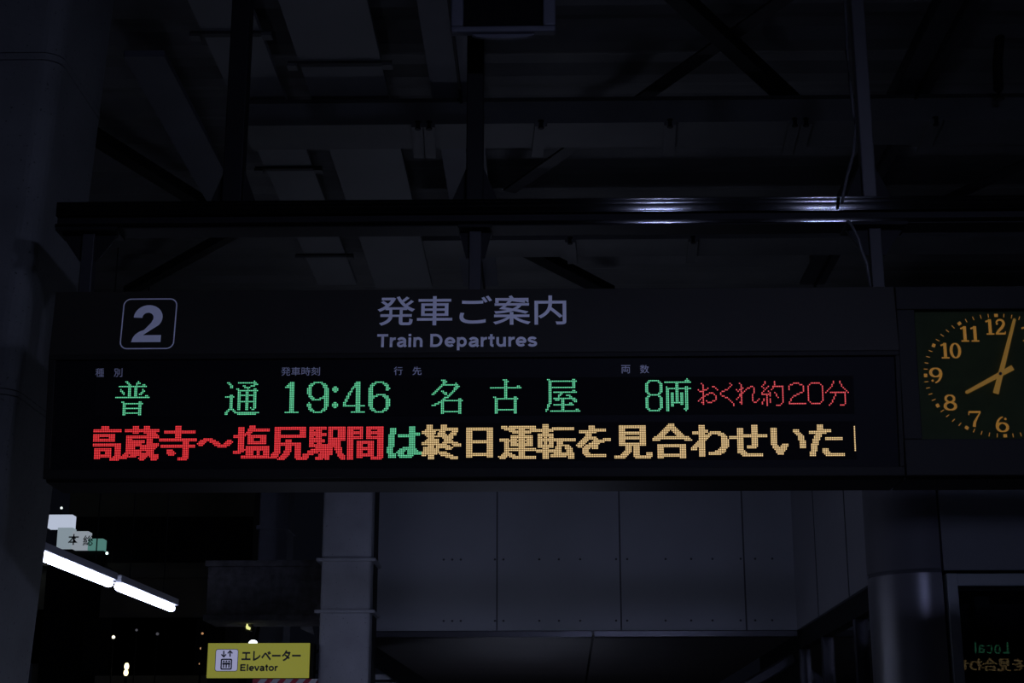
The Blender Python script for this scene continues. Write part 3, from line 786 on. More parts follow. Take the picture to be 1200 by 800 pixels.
def hand(name, tip, tail, w0, w1, n):
    d = lambda q: (kuv(*q, DD - n)[0] - cu, kuv(*q, DD - n)[1] - cv)
    a, b = d(tail), d(tip)
    dx, dy = b[0] - a[0], b[1] - a[1]
    L = math.hypot(dx, dy); ex, ey = dx / L, dy / L
    out = [(a[0] - ey * w0, a[1] + ex * w0), (b[0] - ey * w1, b[1] + ex * w1), (b[0] + ex * w1 * 0.7, b[1] + ey * w1 * 0.7), (b[0] + ey * w1, b[1] - ex * w1), (a[0] + ey * w0, a[1] - ex * w0)]
    mb = MB()
    k = len(out)
    mb.add([dfr(*q, n) for q in out] + [dfr(*q, n + 0.0015) for q in out], [tuple(range(k))[::-1], tuple(range(k, 2 * k))] + [(i, (i + 1) % k, k + (i + 1) % k, k + i) for i in range(k)])
    return mb.build(name, M['amber2'], clock)


hand('hour_hand', (1132.5, 459.8), (1186.8, 430.5), 0.0085, 0.0052, 0.006)
hand('minute_hand', (1188.8, 374.0), (1166.8, 461.0), 0.0088, 0.0045, 0.010)
mb = MB()
hu = (kuv(1172.3, 437.6, DD - 0.012)[0] - cu, kuv(1172.3, 437.6, DD - 0.012)[1] - cv)
mb.prism([dfr(hu[0] + 0.005 * math.cos(k * math.pi / 6), hu[1] + 0.005 * math.sin(k * math.pi / 6), 0.010) for k in range(12)], (0, 0, 0), tuple(KN * 0.004))
tag(mb.build('hub_cap', M['pole'], clock), 'grey hub of the clock hands')
mb = MB()
mb.fbox(kfr, ou0, ou1, ov0, ov1, -0.006, -0.004)
mb.build('cover_glass', M['clock_glass'], clock)

# ------------------------------------------------------------------ second board, facing the other way beyond the clock
WINY = 9.3                                  # plane of the window panes right of the corner pillar
Y2 = 4.92
virt = at(1179, 797, 2 * WINY - Y2)
org2 = Vector((virt.x + C0 + 66 * PIT, Y2, LP.z))
board2 = thing('departure_board', org2 + LUP * V_BOT, 'departure board facing away beyond the clock, its green and amber letters mirrored in the window', 'departure board')
lf2 = board_shell(board2, org2, -1)
led_part('train_type_character', lf2, [('L', 57, 2), ('lo', 71, 2), ('lc', 85, 2), ('la', 99, 2), ('ll', 113, 2)], VR1, M['led_g'], board2, 'green lit train type in English')
led_part('message_character', lf2, [(g, c - 329 + 55, r) for g, c, r in MSG if c >= 305], VR2, M['led_a'], board2, 'amber message')

# ------------------------------------------------------------------ support beam and hangers
BY = 4.80
rz = lambda y, Y=BY: at(640, y, Y).z
RX0, RX1 = at(66, 245, BY).x, 4.6
beam = thing('sign_support_beam', Vector((0.5, BY + 0.05, rz(262))), 'long horizontal metal beam above the departure board, catching two white highlights', 'beam')
zt, zm, zb = rz(232.5), rz(248.5), rz(262)


def round_profile(y0, y1, z0, z1, r, k=4):
    pts = []
    for cy, cz, a0 in ((y1 - r, z1 - r, 0), (y0 + r, z1 - r, 90), (y0 + r, z0 + r, 180), (y1 - r, z0 + r, 270)):
        for i in range(k + 1):
            a = math.radians(a0 + 90 * i / k)
            pts.append((cy + r * math.cos(a), cz + r * math.sin(a)))
    return pts


def ridge_face(y, bands):
    """front profile of a rolled bar: convex ribs between the heights given from the top down"""
    pts = []
    for za, zb2 in bands:
        h = (za - zb2) / 2
        for i in range(41):
            a = math.radians(9 - 18 * i / 40)
            kk = 1 / math.sin(math.radians(9))
            pts.append((y - h * (math.cos(a) - math.cos(math.radians(9))) * kk, (za + zb2) / 2 + h * math.sin(a) * kk))
    return pts


hgt = zt - zm
prof = ridge_face(BY, [(zt, zt - 0.10 * hgt), (zt - 0.17 * hgt, zt - 0.40 * hgt), (zt - 0.43 * hgt, zt - 0.88 * hgt), (zt - 0.92 * hgt, zm)]) + [(BY + 0.10, zm), (BY + 0.10, zt)]
MB().ext(prof, RX0, RX1).build('upper_chord', M['rail'], beam)
MB().ext([(BY + 0.02, zb + 0.004), (BY + 0.08, zb + 0.004), (BY + 0.08, zm + 0.002), (BY + 0.02, zm + 0.002)], RX0, RX1).build('web', M['dark_steel'], beam)
MB().ext(ridge_face(BY, [(rz(258), zb)]) + [(BY + 0.10, zb), (BY + 0.10, rz(258))], RX0, RX1).build('lower_chord', M['rail'], beam)
MB().box(RX0, RX1, BY + 0.006, BY + 0.10, zb - 0.004, zb + 0.001).build('underside_shade_plate', M['dark_steel'], beam)  # added dark sheet: keeps the beam's underside dark where lamp light would reflect

HANGERS = [(104, 'leftmost dark hanger bracket between the support beam and the board, before the concrete column'),
           (557, 'middle dark hanger bracket between the support beam and the board, above the title lettering'),
           (1026, 'right dark hanger bracket between the support beam and the board, near the clock')]
ztop_board = ktop.z - 0.004
for px, lab in HANGERS:
    c = at(px, 300, BY + 0.05)
    h = thing('hanger_bracket', Vector((c.x, BY + 0.05, ztop_board)), lab, 'bracket', 'hangers of the departure board')
    MB().box(c.x - 0.020, c.x + 0.020, BY + 0.03, BY + 0.07, ztop_board, zb).build('stem', M['steel'], h, bevel=0.003)
    wl, wr = (0.10, 0.10) if px != 557 else (0.055, 0.055)
    g = MB()
    g.prism([(c.x - wl, BY + 0.045, zb), (c.x - 0.03, BY + 0.045, zb - 0.10), (c.x + 0.03, BY + 0.045, zb - 0.10), (c.x + wr, BY + 0.045, zb)], (0, 0, 0), (0, 0.012, 0))
    g.build('gusset', M['dark_steel'], h)
    MB().box(c.x - wl, c.x + wr, BY - 0.004, BY + 0.104, zb - 0.012, zb).build('clamp_plate', M['dark_steel'], h, bevel=0.002)

HR = 3.10                                    # height of the roof lights above the lens
ROOF = CAMZ + 3.30
POSTS = [(277.5, 'steel', 0.032, 'dark square post rising from the support beam past the pale roof lights'),
         (557, 'steel', 0.028, 'dim square post rising from the support beam below the hanging monitor'),
         (1013, 'pole', 0.022, 'lighter square post rising from the support beam, right of the crossed braces, cable beside it')]
for px, mm, w, lab in POSTS:
    c = at(px, 150, BY + 0.05)
    p = thing('support_post', Vector((c.x, BY + 0.05, zt)), lab, 'post', 'posts carrying the support beam')
    MB().box(c.x - w, c.x + w, BY + 0.05 - w, BY + 0.05 + w, zt, ROOF).build('shaft', M['dark_steel' if mm == 'steel' else 'pole'], p, bevel=0.004)
    g = MB()
    g.prism([(c.x - 0.08, BY + 0.05, zt), (c.x + 0.08, BY + 0.05, zt), (c.x + w, BY + 0.05, zt + 0.13), (c.x - w, BY + 0.05, zt + 0.13)], (0, 0, 0), (0, 0.010, 0))
    g.build('gusset', M['dark_steel'], p)
YC = BY - 0.045
cab = [at(x, y, YC) for x, y in ((989, -30), (991, 20), (992, 60), (996, 100), (1001, 135), (1003, 155), (1000, 180), (993, 205), (988, 228), (987, 238))]
tag(MB().tube(cab, 0.0055, 8).build('cable', M['pole'], smooth=True), 'thin pale cable running down the lighter post to the beam', 'cable')
cab = [at(x, y, BY - 0.03) for x, y in ((994, 258), (1000, 268), (1006, 280), (1009, 292), (1016, 310), (1020, 336))]
tag(MB().tube(cab, 0.005, 8).build('cable', M['pole'], smooth=True), 'short cable drooping below the beam to the board, left of the right hanger', 'cable')

# ------------------------------------------------------------------ roof
deck = MB()
n = 130
ys = [2.0 + 11.5 * i / n for i in range(n + 1)]
prof = []
for i, y in enumerate(ys):
    prof.append((y, ROOF + (0.0 if (i // 1) % 4 < 2 else 0.025)))
prof += [(ys[-1], ROOF + 0.08), (ys[0], ROOF + 0.08)]
deck.ext(prof, -6, 6)
tag(deck.build('ceiling', M['deck']), 'dark ribbed roof deck over the platform', 'roof', kind='structure')
HZ = CAMZ + HR


def roof_slab(name, xa, xb, ya, yb, m, label, cat, group=None, thick=0.03, clip=True):
    """slab under the deck between the depth lines through (xa, 0) and (xb, 0) and the picture rows ya..yb"""
    XA, XB = on_z(xa, 0, HZ).x, on_z(xb, 0, HZ).x
    YA, YB = on_z(640, ya, HZ).y, on_z(640, yb, HZ).y
    t = thing(name, Vector(((XA + XB) / 2, (YA + YB) / 2, HZ)), label, cat, group)
    MB().box(XA, XB, YA, YB, HZ, HZ + thick).build('panel', m, t)
    if clip:
        MB().box(XA - 0.05, XB + 0.05, YB - 0.045, YB - 0.012, HZ - 0.014, HZ - 0.001).build('joint_bar', M['steel'], t)
        for x in (XA - 0.03, XB + 0.03):
            MB().box(x - 0.022, x + 0.022, YB - 0.055, YB - 0.005, HZ - 0.028, HZ - 0.014).build('clip', M['beam'], t)
    return t


PG = 'pale roof light panels'
roof_slab('roof_light_panel', 220, 291, -60, 38, M['panel'], 'pale roof panel at the top left, nearest of the narrower strip', 'panel', PG)
roof_slab('roof_light_panel', 220, 291, 38, 119, M['panel'], 'pale roof panel of the narrower strip, right before the near cross beam', 'panel', PG, clip=False)
roof_slab('roof_light_panel', 326, 430, -60, 74, M['panel'], 'widest pale roof panel at the top, left of the dark girder', 'panel', PG)
roof_slab('roof_light_panel', 326, 430, 74, 119, M['panel'], 'pale roof panel of the wider strip, right before the near cross beam', 'panel', PG, clip=False)
roof_slab('roof_light_panel', 222, 293, 150, 196, M['panel'], 'pale roof panel of the narrower strip, just past the near cross beam', 'panel', PG)
roof_slab('roof_light_panel', 222, 293, 197, 298, M['panel'], 'pale roof panel of the narrower strip, behind the support beam', 'panel', PG)
roof_slab('roof_light_panel', 222, 293, 299, 332, M['panel'], 'farthest pale roof panel of the narrower strip, just above the board', 'panel', PG, clip=False)
roof_slab('roof_light_panel', 326, 430, 150, 336, M['panel'], 'long pale roof panel of the wider strip, running behind the support beam', 'panel', PG, clip=False)
roof_slab('ceiling_board', 106, 158, 62, 240, M['panel_d'], 'dull bluish ceiling board left of the pale roof panels', 'panel', clip=False)


def cross_beam(y_near, y_far, xa, xb, label, hz=CAMZ + 2.95, clips=()):
    Y0, Y1 = on_z(640, y_near, hz).y, on_z(640, y_far, hz).y
    XA, XB = (at(xa, y_near, Y0).x, at(xb, y_near, Y0).x)
    t = thing('roof_beam', Vector(((XA + XB) / 2, (Y0 + Y1) / 2, hz)), label, 'beam', 'cross beams under the roof')
    MB().box(XA, XB, Y0, Y1, hz, hz + 0.014).build('bottom_flange', M['beam'], t)
    MB().box(XA, XB, Y0 + 0.01, Y0 + 0.03, hz + 0.014, hz + 0.115).build('web', M['beam'], t)
    MB().box(XA, XB, Y0, Y1, hz + 0.115, hz + 0.13).build('top_flange', M['steel'], t)
    for px in clips:
        c = at(px, y_near, Y0)
        MB().bar((c.x, Y0 - 0.02, hz - 0.012), (c.x + (0.02 if px > 640 else -0.02), Y1 + 0.06, hz - 0.012), 0.055, 0.022).build('splice_plate', M['beam'], t)
        MB().tube([(c.x, Y0 - 0.01, hz - 0.03), (c.x, Y0 - 0.01, hz + 0.01)], 0.014, 8).build('bolt', M['dark_steel'], t)
    return t


cross_beam(144.5, 173, 283, 1330, 'near pale cross beam under the roof, spanning left to right', clips=(490, 503, 634, 785, 931, 944, 1096))
cross_beam(281, 301, 495, 1330, 'far pale cross beam, seen just above the departure board', hz=CAMZ + 2.93, clips=(668, 812))


def girder(xa, xb, label, m='panel_d', y0=-60, y1=335):
    hz = CAMZ + 3.08
    XA, XB = on_z(xa, 0, hz).x, on_z(xb, 0, hz).x
    YA, YB = on_z(640, y0, hz).y, on_z(640, y1, hz).y
    t = thing('roof_girder', Vector(((XA + XB) / 2, (YA + YB) / 2, hz)), label, 'girder')
    MB().box(XA, XB, YA, YB, hz, hz + 0.012).build('bottom_flange', M[m], t)
    xm = (XA + XB) / 2
    MB().box(xm - 0.008, xm + 0.008, YA, YB, hz + 0.012, ROOF).build('web', M[m], t)
    MB().bar((XA + 0.6 * (XB - XA), YA, hz - 0.012), (XA + 0.6 * (XB - XA), YB, hz - 0.012), 0.012, 0.02).build('conduit', M['dark_steel'], t)
    return t


girder(488, 552, 'dim girder running away under the roof, left of the hanging monitor')
girder(1104, 1150, 'dark girder running away under the roof at the upper right', 'steel')


def brace(p, q, w, m, label):
    hz = CAMZ + 3.16 if m != 'dark_steel' else CAMZ + 3.11
    a, b = on_z(*p, hz), on_z(*q, hz)
    o = MB()
    o.bar(a, b, w, 0.012)
    d = (b - a).normalized(); s = d.cross(Vector((0, 0, 1))) * (w / 2)
    o.bar(a + s + Vector((0, 0, 0.025)), b + s + Vector((0, 0, 0.025)), 0.010, 0.05)
    tag(o.build('roof_brace', M[m]), label, 'brace', 'diagonal braces under the roof')


brace((945, -20), (597, 224), 0.075, 'steel', 'greyish diagonal roof brace from the top right down to the middle')
brace((768, -22), (930, 126), 0.075, 'dark_steel', 'dark diagonal roof brace crossing the greyish one at upper right')
brace((100, 158), (248, 250), 0.08, 'dark_steel', 'dark diagonal roof brace beside the concrete column')
brace((618, 297), (712, 345), 0.10, 'dark_steel', 'short dark diagonal brace above the title lettering, right of the middle hanger')
brace((1215, 185), (1100, 238), 0.09, 'steel', 'faint diagonal brace at the right edge above the support beam')
brace((150, 345), (300, 262), 0.06, 'steel', 'faint diagonal brace below the support beam at left')
cab = [at(x, y, 6.6) for x, y in ((1190, -20), (1180, 12), (1172, 40), (1169, 75), (1170, 105), (1172, 116))]
tag(MB().tube(cab, 0.022, 10).build('conduit_pipe', M['dark_steel'], smooth=True), 'dark conduit pipe bending down at the top right corner', 'pipe')

# hanging monitor
MY = 4.50
mx0, mx1, mzb = at(528, 20, MY).x, at(651, 20, MY).x, at(590, 36.5, MY).z
mon = thing('hanging_monitor', Vector(((mx0 + mx1) / 2, MY + 0.15, mzb)), 'square dark housing with a pale rim hanging under the roof at the top', 'monitor')
mzt = mzb + 0.34
fw = 0.040
o = MB()
o.box(mx0, mx0 + fw, MY, MY + 0.035, mzb + 0.02, mzt)
o.box(mx1 - fw, mx1, MY, MY + 0.035, mzb + 0.02, mzt)
o.box(mx0, mx1, MY, MY + 0.035, mzb, mzb + 0.02)
o.box(mx0, mx1, MY, MY + 0.035, mzt - 0.03, mzt)
o.build('rim', M['panel_d'], mon, bevel=0.006)
MB().box(mx0 + fw, mx1 - fw, MY + 0.025, MY + 0.034, mzb + 0.02, mzt - 0.03).build('screen', M['black'], mon)
MB().box(mx0 + 0.01, mx1 - 0.01, MY + 0.035, MY + 0.22, mzb + 0.14, mzt - 0.02).build('back_cover', M['dark_steel'], mon, bevel=0.01)
o = MB()
xm = (mx0 + mx1) / 2
o.prism([(xm + 0.10 * math.cos(math.pi + math.pi * k / 12), MY + 0.02, mzb + 0.014 * math.sin(math.pi + math.pi * k / 12)) for k in range(13)], (0, 0, 0), (0, 0.014, 0))
o.build('bottom_lens', M['panel_d'], mon)
MB().box(xm - 0.03, xm + 0.03, MY + 0.10, MY + 0.16, mzt - 0.02, ROOF).build('drop_pipe', M['dark_steel'], mon)

# ------------------------------------------------------------------ concrete column at left
CY0, CY1 = 5.12, 5.70
rt, rb = at(139, 0, CY1), at(40, 793, CY1)
ft, fb = at(58, 62, CY0), at(20, 455, CY0)


def col_ring(z, g=0.0):
    k = (z - rb.z) / (rt.z - rb.z)
    xr = rb.x + (rt.x - rb.x) * k + g
    xl = xr - 0.72 - 2 * g
    y0, y1, r = CY0 - g, CY1 + g, 0.07
    pts = []
    for cx, cy, a0 in ((xr - r, y1 - r, 0), (xl + r, y1 - r, 90), (xl + r, y0 + r, 180), (xr - r, y0 + r, 270)):
        for i in range(7):
            a = math.radians(a0 + 15 * i)
            pts.append(Vector((cx + r * math.cos(a), cy + r * math.sin(a), z)))
    return pts


zj1, zj2 = at(20, 66, CY0).z, at(10, 458, CY0).z
colm = thing('concrete_column', Vector((rb.x - 0.36, 5.4, 0)), 'thick pitted concrete column with rounded edges at the left edge', 'column')
for a, b in ((0.0, zj2 - 0.012), (zj2 + 0.012, zj1 - 0.016), (zj1 + 0.016, ROOF)):
    MB().loft([col_ring(a), col_ring(b)]).build('shaft_section', M['concrete'], colm)
for z, hh in ((zj1, 0.012), (zj2, 0.008)):
    MB().loft([col_ring(z - hh - 0.006, -0.006), col_ring(z + hh + 0.006, -0.006)]).build('joint_groove', M['joint'], colm)
    MB().loft([col_ring(z - hh, 0.001), col_ring(z + hh, 0.001)]).build('joint_band', M['concrete'], colm)

# ------------------------------------------------------------------ far wall, side wall, corner and window
BWY = 12.4
wz = at(690, 738.5, BWY).z
wxl, wxr = at(441, 660, BWY).x, at(934, 735, BWY).x
WALLTOP = at(640, 362, 9.2).z
t = MB().box(wxl - 0.1, wxr, BWY, BWY + 0.2, wz, WALLTOP)
wb = t.build('wall_back', M['wall'])
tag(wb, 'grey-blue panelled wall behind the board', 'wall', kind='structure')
for px in (582.5, 726.5, 871.5):
    c = at(px, 650, BWY)
    o = MB().box(c.x - 0.006, c.x + 0.006, BWY - 0.003, BWY + 0.01, wz, WALLTOP).build('panel_joint', M['joint'], None)
    o.parent = wb; o.location = o.location - wb.location
for py in (655, 727):
    rv = MB()
    for px in (520, 530, 540, 580, 590, 632, 655, 680, 722, 735, 780, 810, 835, 868, 885, 905):
        c = at(px, py, BWY)
        rv.ball((c.x, BWY - 0.001, at(690, py, BWY).z), 0.009, 1, 0.5, 1, 8, 6)
    o = rv.build('rivet_row', M['joint'], None)
    o.parent = wb; o.location = o.location - wb.location
# side wall along the depth
SX = wxr
zb_ = wz
e = on_z(1047, 675.5, zb_)
SY0 = 9.62
o = MB().box(SX, SX + 0.2, SY0, BWY + 0.2, zb_, WALLTOP)
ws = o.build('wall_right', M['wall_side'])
tag(ws, 'shaded side wall running toward the corner pillar', 'wall', kind='structure')
for px, py in ((960, 727), (996, 706)):
    c = on_x(px, py, SX)
    o = MB().box(SX - 0.004, SX + 0.01, c.y - 0.008, c.y + 0.008, zb_, WALLTOP).build('panel_joint', M['joint'], None)
    o.parent = ws; o.location = o.location - ws.location
# glazing below the side wall
gz = zb_
wnd = thing('window_2', Vector((SX + 0.06, (SY0 + BWY) / 2, 0.9)), 'dark glazing with upright mullions under the side wall', 'window')
wnd['kind'] = 'structure'
MB().box(SX + 0.02, SX + 0.12, SY0, BWY, gz - 0.14, gz - 0.004).build('head_rail', M['dark_steel'], wnd)
for px, py in ((938, 760), (965, 760), (1003, 740)):
    c = on_x(px, py, SX + 0.03)
    MB().box(SX + 0.02, SX + 0.12, c.y - 0.035, c.y + 0.035, 0.0, gz - 0.14).build('mullion', M['trim'], wnd, bevel=0.004)
MB().box(SX + 0.06, SX + 0.07, SY0, BWY, 0.0, gz - 0.14).build('pane', M['glass'], wnd)
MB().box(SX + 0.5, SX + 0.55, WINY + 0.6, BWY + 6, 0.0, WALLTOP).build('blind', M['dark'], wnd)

# rounded corner pillar
PX1 = at(1100, 620, WINY).x
R_ = SY0 - WINY


def pillar_ring(z, g=0.0):
    pts = [Vector((SX - g, SY0 + 0.0, z))]
    for i in range(1, 41):
        a = math.radians(180 + 90 * i / 40)
        pts.append(Vector((SX + R_ + (R_ + g) * math.cos(a), SY0 + (R_ + g) * math.sin(a), z)))
    pts += [Vector((PX1, WINY - g, z)), Vector((PX1, SY0, z))]
    return pts


pil = thing('corner_pillar', Vector((SX + 0.3, SY0, 0)), 'rounded metal corner pillar at the right, between side wall and window', 'pillar')
zs_ = at(1070, 668, WINY).z
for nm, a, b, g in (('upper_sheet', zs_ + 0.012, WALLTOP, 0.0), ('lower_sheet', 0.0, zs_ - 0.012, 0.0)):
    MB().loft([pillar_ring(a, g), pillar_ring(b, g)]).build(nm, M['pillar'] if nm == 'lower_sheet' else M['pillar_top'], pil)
MB().loft([pillar_ring(zs_ - 0.012, -0.008), pillar_ring(zs_ + 0.012, -0.008)]).build('seam_band', M['joint'], pil)

# front wall panels and window at the right
xw0 = PX1 + 0.012
o = MB().box(xw0, 6.0, WINY - 0.005, WINY + 0.2, zs_, WALLTOP)
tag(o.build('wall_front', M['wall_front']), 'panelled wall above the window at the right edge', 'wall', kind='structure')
wn = thing('window_1', Vector((3.6, WINY, 0.9)), 'window with pale metal frame at the lower right, letters mirrored in it', 'window')
wn['kind'] = 'structure'
fx0, fx1 = at(1109, 690, WINY).x, at(1121.5, 690, WINY).x
fz = at(1160, 672, WINY).z
fz2 = at(1160, 686.5, WINY).z
o = MB()
o.box(fx0, fx1, WINY - 0.03, WINY + 0.08, 0.0, fz)
o.box(fx1, 6.0, WINY - 0.02, WINY + 0.08, fz2, fz)
o.build('frame', M['frame'], wn, bevel=0.004)
MB().box(fx1, 6.0, WINY, WINY + 0.006, 0.0, fz2).build('pane', M['glass'], wn)
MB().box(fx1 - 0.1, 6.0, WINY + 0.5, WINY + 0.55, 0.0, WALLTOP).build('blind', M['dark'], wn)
c0, c1 = at(1140, 720, WINY + 0.3).x, at(1158, 720, WINY + 0.3).x
MB().box(c0, c1, WINY + 0.25, WINY + 0.3, 0.0, fz2 - 0.03).build('inner_post', M['steel'], wn)

# soffit and trim under the far wall
so = MB().box(wxl - 0.1, SX + 0.0, BWY + 0.02, 22.0, wz - 0.03, wz + 0.0)
tag(so.build('ceiling_soffit', M['soffit']), 'brownish soffit under the far wall', 'ceiling', kind='structure')
sof = bpy.data.objects['ceiling_soffit']
q0, q1 = on_z(694, 748, wz - 0.03), on_z(686, 799, wz - 0.03)
o = MB().bar((q0.x, BWY + 0.1, wz - 0.031), (q0.x + (q1.x - q0.x) * (21.9 - BWY) / (q1.y - q0.y), 21.9, wz - 0.031), 0.02, 0.004).build('panel_joint', M['black'], None)
o.parent = sof; o.location = o.location - sof.location
jx = at(695, 745, BWY).x
o = MB().box(wxl - 0.02, jx - 0.008, BWY - 0.012, BWY + 0.10, wz - 0.050, wz - 0.004)
o.box(jx + 0.008, SX, BWY - 0.012, BWY + 0.10, wz - 0.050, wz - 0.004)
tag(o.build('trim_1', M['trim'], bevel=0.003), 'metal drip trim along the bottom edge of the far wall', 'trim', kind='structure')

# pilaster left of the far wall
PY = 12.0
px0, px1 = at(375.5, 690, PY).x, at(434.5, 690, PY).x
pl = thing('pilaster', Vector(((px0 + px1) / 2, PY + 0.2, 0)), 'pale square steel pillar with two thin collars beside the elevator sign', 'pillar')
MB().box(px0, px1, PY, PY + 0.39, 0.0, WALLTOP).build('shaft', M['pilaster'], pl, bevel=0.02)
for py in (656, 716.5):
    z = at(405, py, PY).z
    MB().box(px0 - 0.035, px1 + 0.035, PY - 0.035, PY + 0.39, z - 0.012, z + 0.012).build('collar', M['pilaster'], pl, bevel=0.003)
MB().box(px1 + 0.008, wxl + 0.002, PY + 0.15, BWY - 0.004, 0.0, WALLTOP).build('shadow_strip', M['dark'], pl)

# lintel and the column behind it
LY = 13.2
lx0, lx1 = at(243, 690, LY).x, at(380, 690, LY).x
lt = thing('concrete_lintel', Vector(((lx0 + lx1) / 2, LY, at(300, 722, LY).z)), 'rough grey lintel beam left of the pale steel pillar, above the elevator sign', 'beam')
MB().box(lx0, lx1, LY, LY + 0.5, at(300, 720, LY).z, at(300, 664, LY).z).build('beam', M['lintel'], lt)
MB().box(lx0 - 0.02, lx1, LY - 0.04, LY + 0.5, at(300, 664, LY).z, at(300, 657, LY).z).build('ledge', M['lintel'], lt, bevel=0.004)
MB().box(lx0 - 0.02, lx1, LY - 0.03, LY + 0.5, at(300, 727, LY).z, at(300, 720, LY).z).build('ledge', M['lintel'], lt, bevel=0.004)
c2 = thing('far_column', Vector((at(318, 620, 15).x, 15.2, 0)), 'dim far column standing behind the lintel', 'column')
MB().box(at(303, 620, 15).x, at(337, 620, 15).x, 15, 15.4, 0, 4.9).build('shaft', M['pilaster'], c2, bevel=0.02)
z = at(320, 618, 15).z
MB().box(at(301, 620, 15).x, at(339, 620, 15).x, 14.97, 15.43, z - 0.02, z + 0.02).build('collar', M['pilaster'], c2)

# ------------------------------------------------------------------ elevator sign
EY = 11.9
en = Vector((0, -1, 0))


def efr(u, v, n):
    return Vector((u, EY - n, v))


def erect(x0, y0, x1, y1):
    ym, xm = (y0 + y1) / 2, (x0 + x1) / 2
    return at(x0, ym, EY).x, at(x1, ym, EY).x, at(xm, y1, EY).z, at(xm, y0, EY).z


ex0, ex1, ez0, ez1 = erect(243, 753.3, 362.3, 794)
es = thing('elevator_sign', Vector(((ex0 + ex1) / 2, EY, ez0)), 'yellow elevator sign with pictogram and dark lettering at the lower left', 'sign')
MB().box(ex0, ex1, EY, EY + 0.02, ez0, ez1).build('face_panel', M['yellow'], es)
MB().box(ex0, ex1 + 0.03, EY + 0.02, EY + 0.14, ez0, ez1).build('case', M['dark_steel'], es)
pr = erect(252.2, 760.2, 279.0, 786.5)
o = MB(); k = rrect(*pr, 0.018)
o.add([efr(a, b, 0.001) for a, b in k], [tuple(range(len(k)))])
o.build('pictogram_ground', M['picto'], es)
ring_part('pictogram_outline', efr, rrect(pr[0], pr[1], pr[2], pr[3], 0.018), rrect(pr[0] + 0.004, pr[1] - 0.004, pr[2] + 0.004, pr[3] - 0.004, 0.015), 0.002, M['signink'], es)
cb = erect(258.5, 771.5, 272.0, 784.5)
ring_part('cabin_outline', efr, rrect(*cb, 0.012), rrect(cb[0] + 0.010, cb[1] - 0.010, cb[2] + 0.010, cb[3] - 0.010, 0.005), 0.002, M['signink'], es)
o = MB()
for f in (0.27, 0.5, 0.73):
    x = cb[0] + (cb[1] - cb[0]) * f
    zc, hh = (cb[2] + cb[3]) / 2, (cb[3] - cb[2])
    o.prism([efr(x + 0.0075 * math.cos(a * math.pi / 5), zc + 0.25 * hh + 0.0075 * math.sin(a * math.pi / 5), 0.001) for a in range(10)], (0, 0, 0), (0, -0.001, 0))
    o.fbox(efr, x - 0.010, x + 0.010, zc - 0.04 * hh, zc + 0.14 * hh, 0.001, 0.002)
    o.fbox(efr, x - 0.005, x + 0.005, zc - 0.32 * hh, zc - 0.04 * hh, 0.001, 0.002)
o.build('figure_row', M['signink'], es)
for xa, ya, yb_ in ((262.3, 762.3, 769.3), (269.7, 769.3, 762.5)):
    o = MB()
    q = lambda x, y: (at(x, y, EY).x, at(x, y, EY).z)
    s = 1 if yb_ > ya else -1
    stroke(o, efr, [q(xa, ya), q(xa, yb_)], 0.0050, 0.002)
    stroke(o, efr, [q(xa - 2.8, yb_ - 2.9 * s), q(xa, yb_ + 0.3 * s), q(xa + 2.8, yb_ - 2.9 * s)], 0.0050, 0.002)
    o.build('arrow', M['signink'], es)
text_on('japanese_lettering', 'エレベーター', efr, *erect(283.2, 761.5, 352.5, 774.5), M['signink'], es, bold=0.034, n=0.002)
grotesque('english_letter', 'Elevator', efr, *erect(280.8, 778.0, 326.0, 785.9), M['signink'], es, n=0.002, hw=0.112)
for f in (0.2, 0.8):
    z = ez0 + (ez1 - ez0) * f
    MB().box(ex1 + 0.028, px0 - 0.001, EY + 0.11, EY + 0.14, z - 0.012, z + 0.012).build('wall_arm', M['dark_steel'], es)

# red and white barrier just below it
by0 = 11.8
bz0, bz1 = at(330, 803, by0).z, at(330, 795.2, by0).z
bx0, bx1 = at(296, 798, by0).x, at(371, 798, by0).x
bt = thing('striped_barrier_bar', Vector(((bx0 + bx1) / 2, by0, bz0)), 'red and white striped bar at the bottom edge below the elevator sign', 'barrier')
MB().box(bx0, bx1, by0, by0 + 0.05, bz0, bz1).build('bar', M['red'], bt)
for i in range(5):
    xs = bx0 + 0.02 + i * (bx1 - bx0) / 5
    o = MB()
    o.prism([(xs, by0 - 0.002, bz0), (xs + 0.05, by0 - 0.002, bz0), (xs + 0.09, by0 - 0.002, bz1), (xs + 0.04, by0 - 0.002, bz1)], (0, 0, 0), (0, 0.002, 0))
    o.build('white_stripe', M['bwhite'], bt)

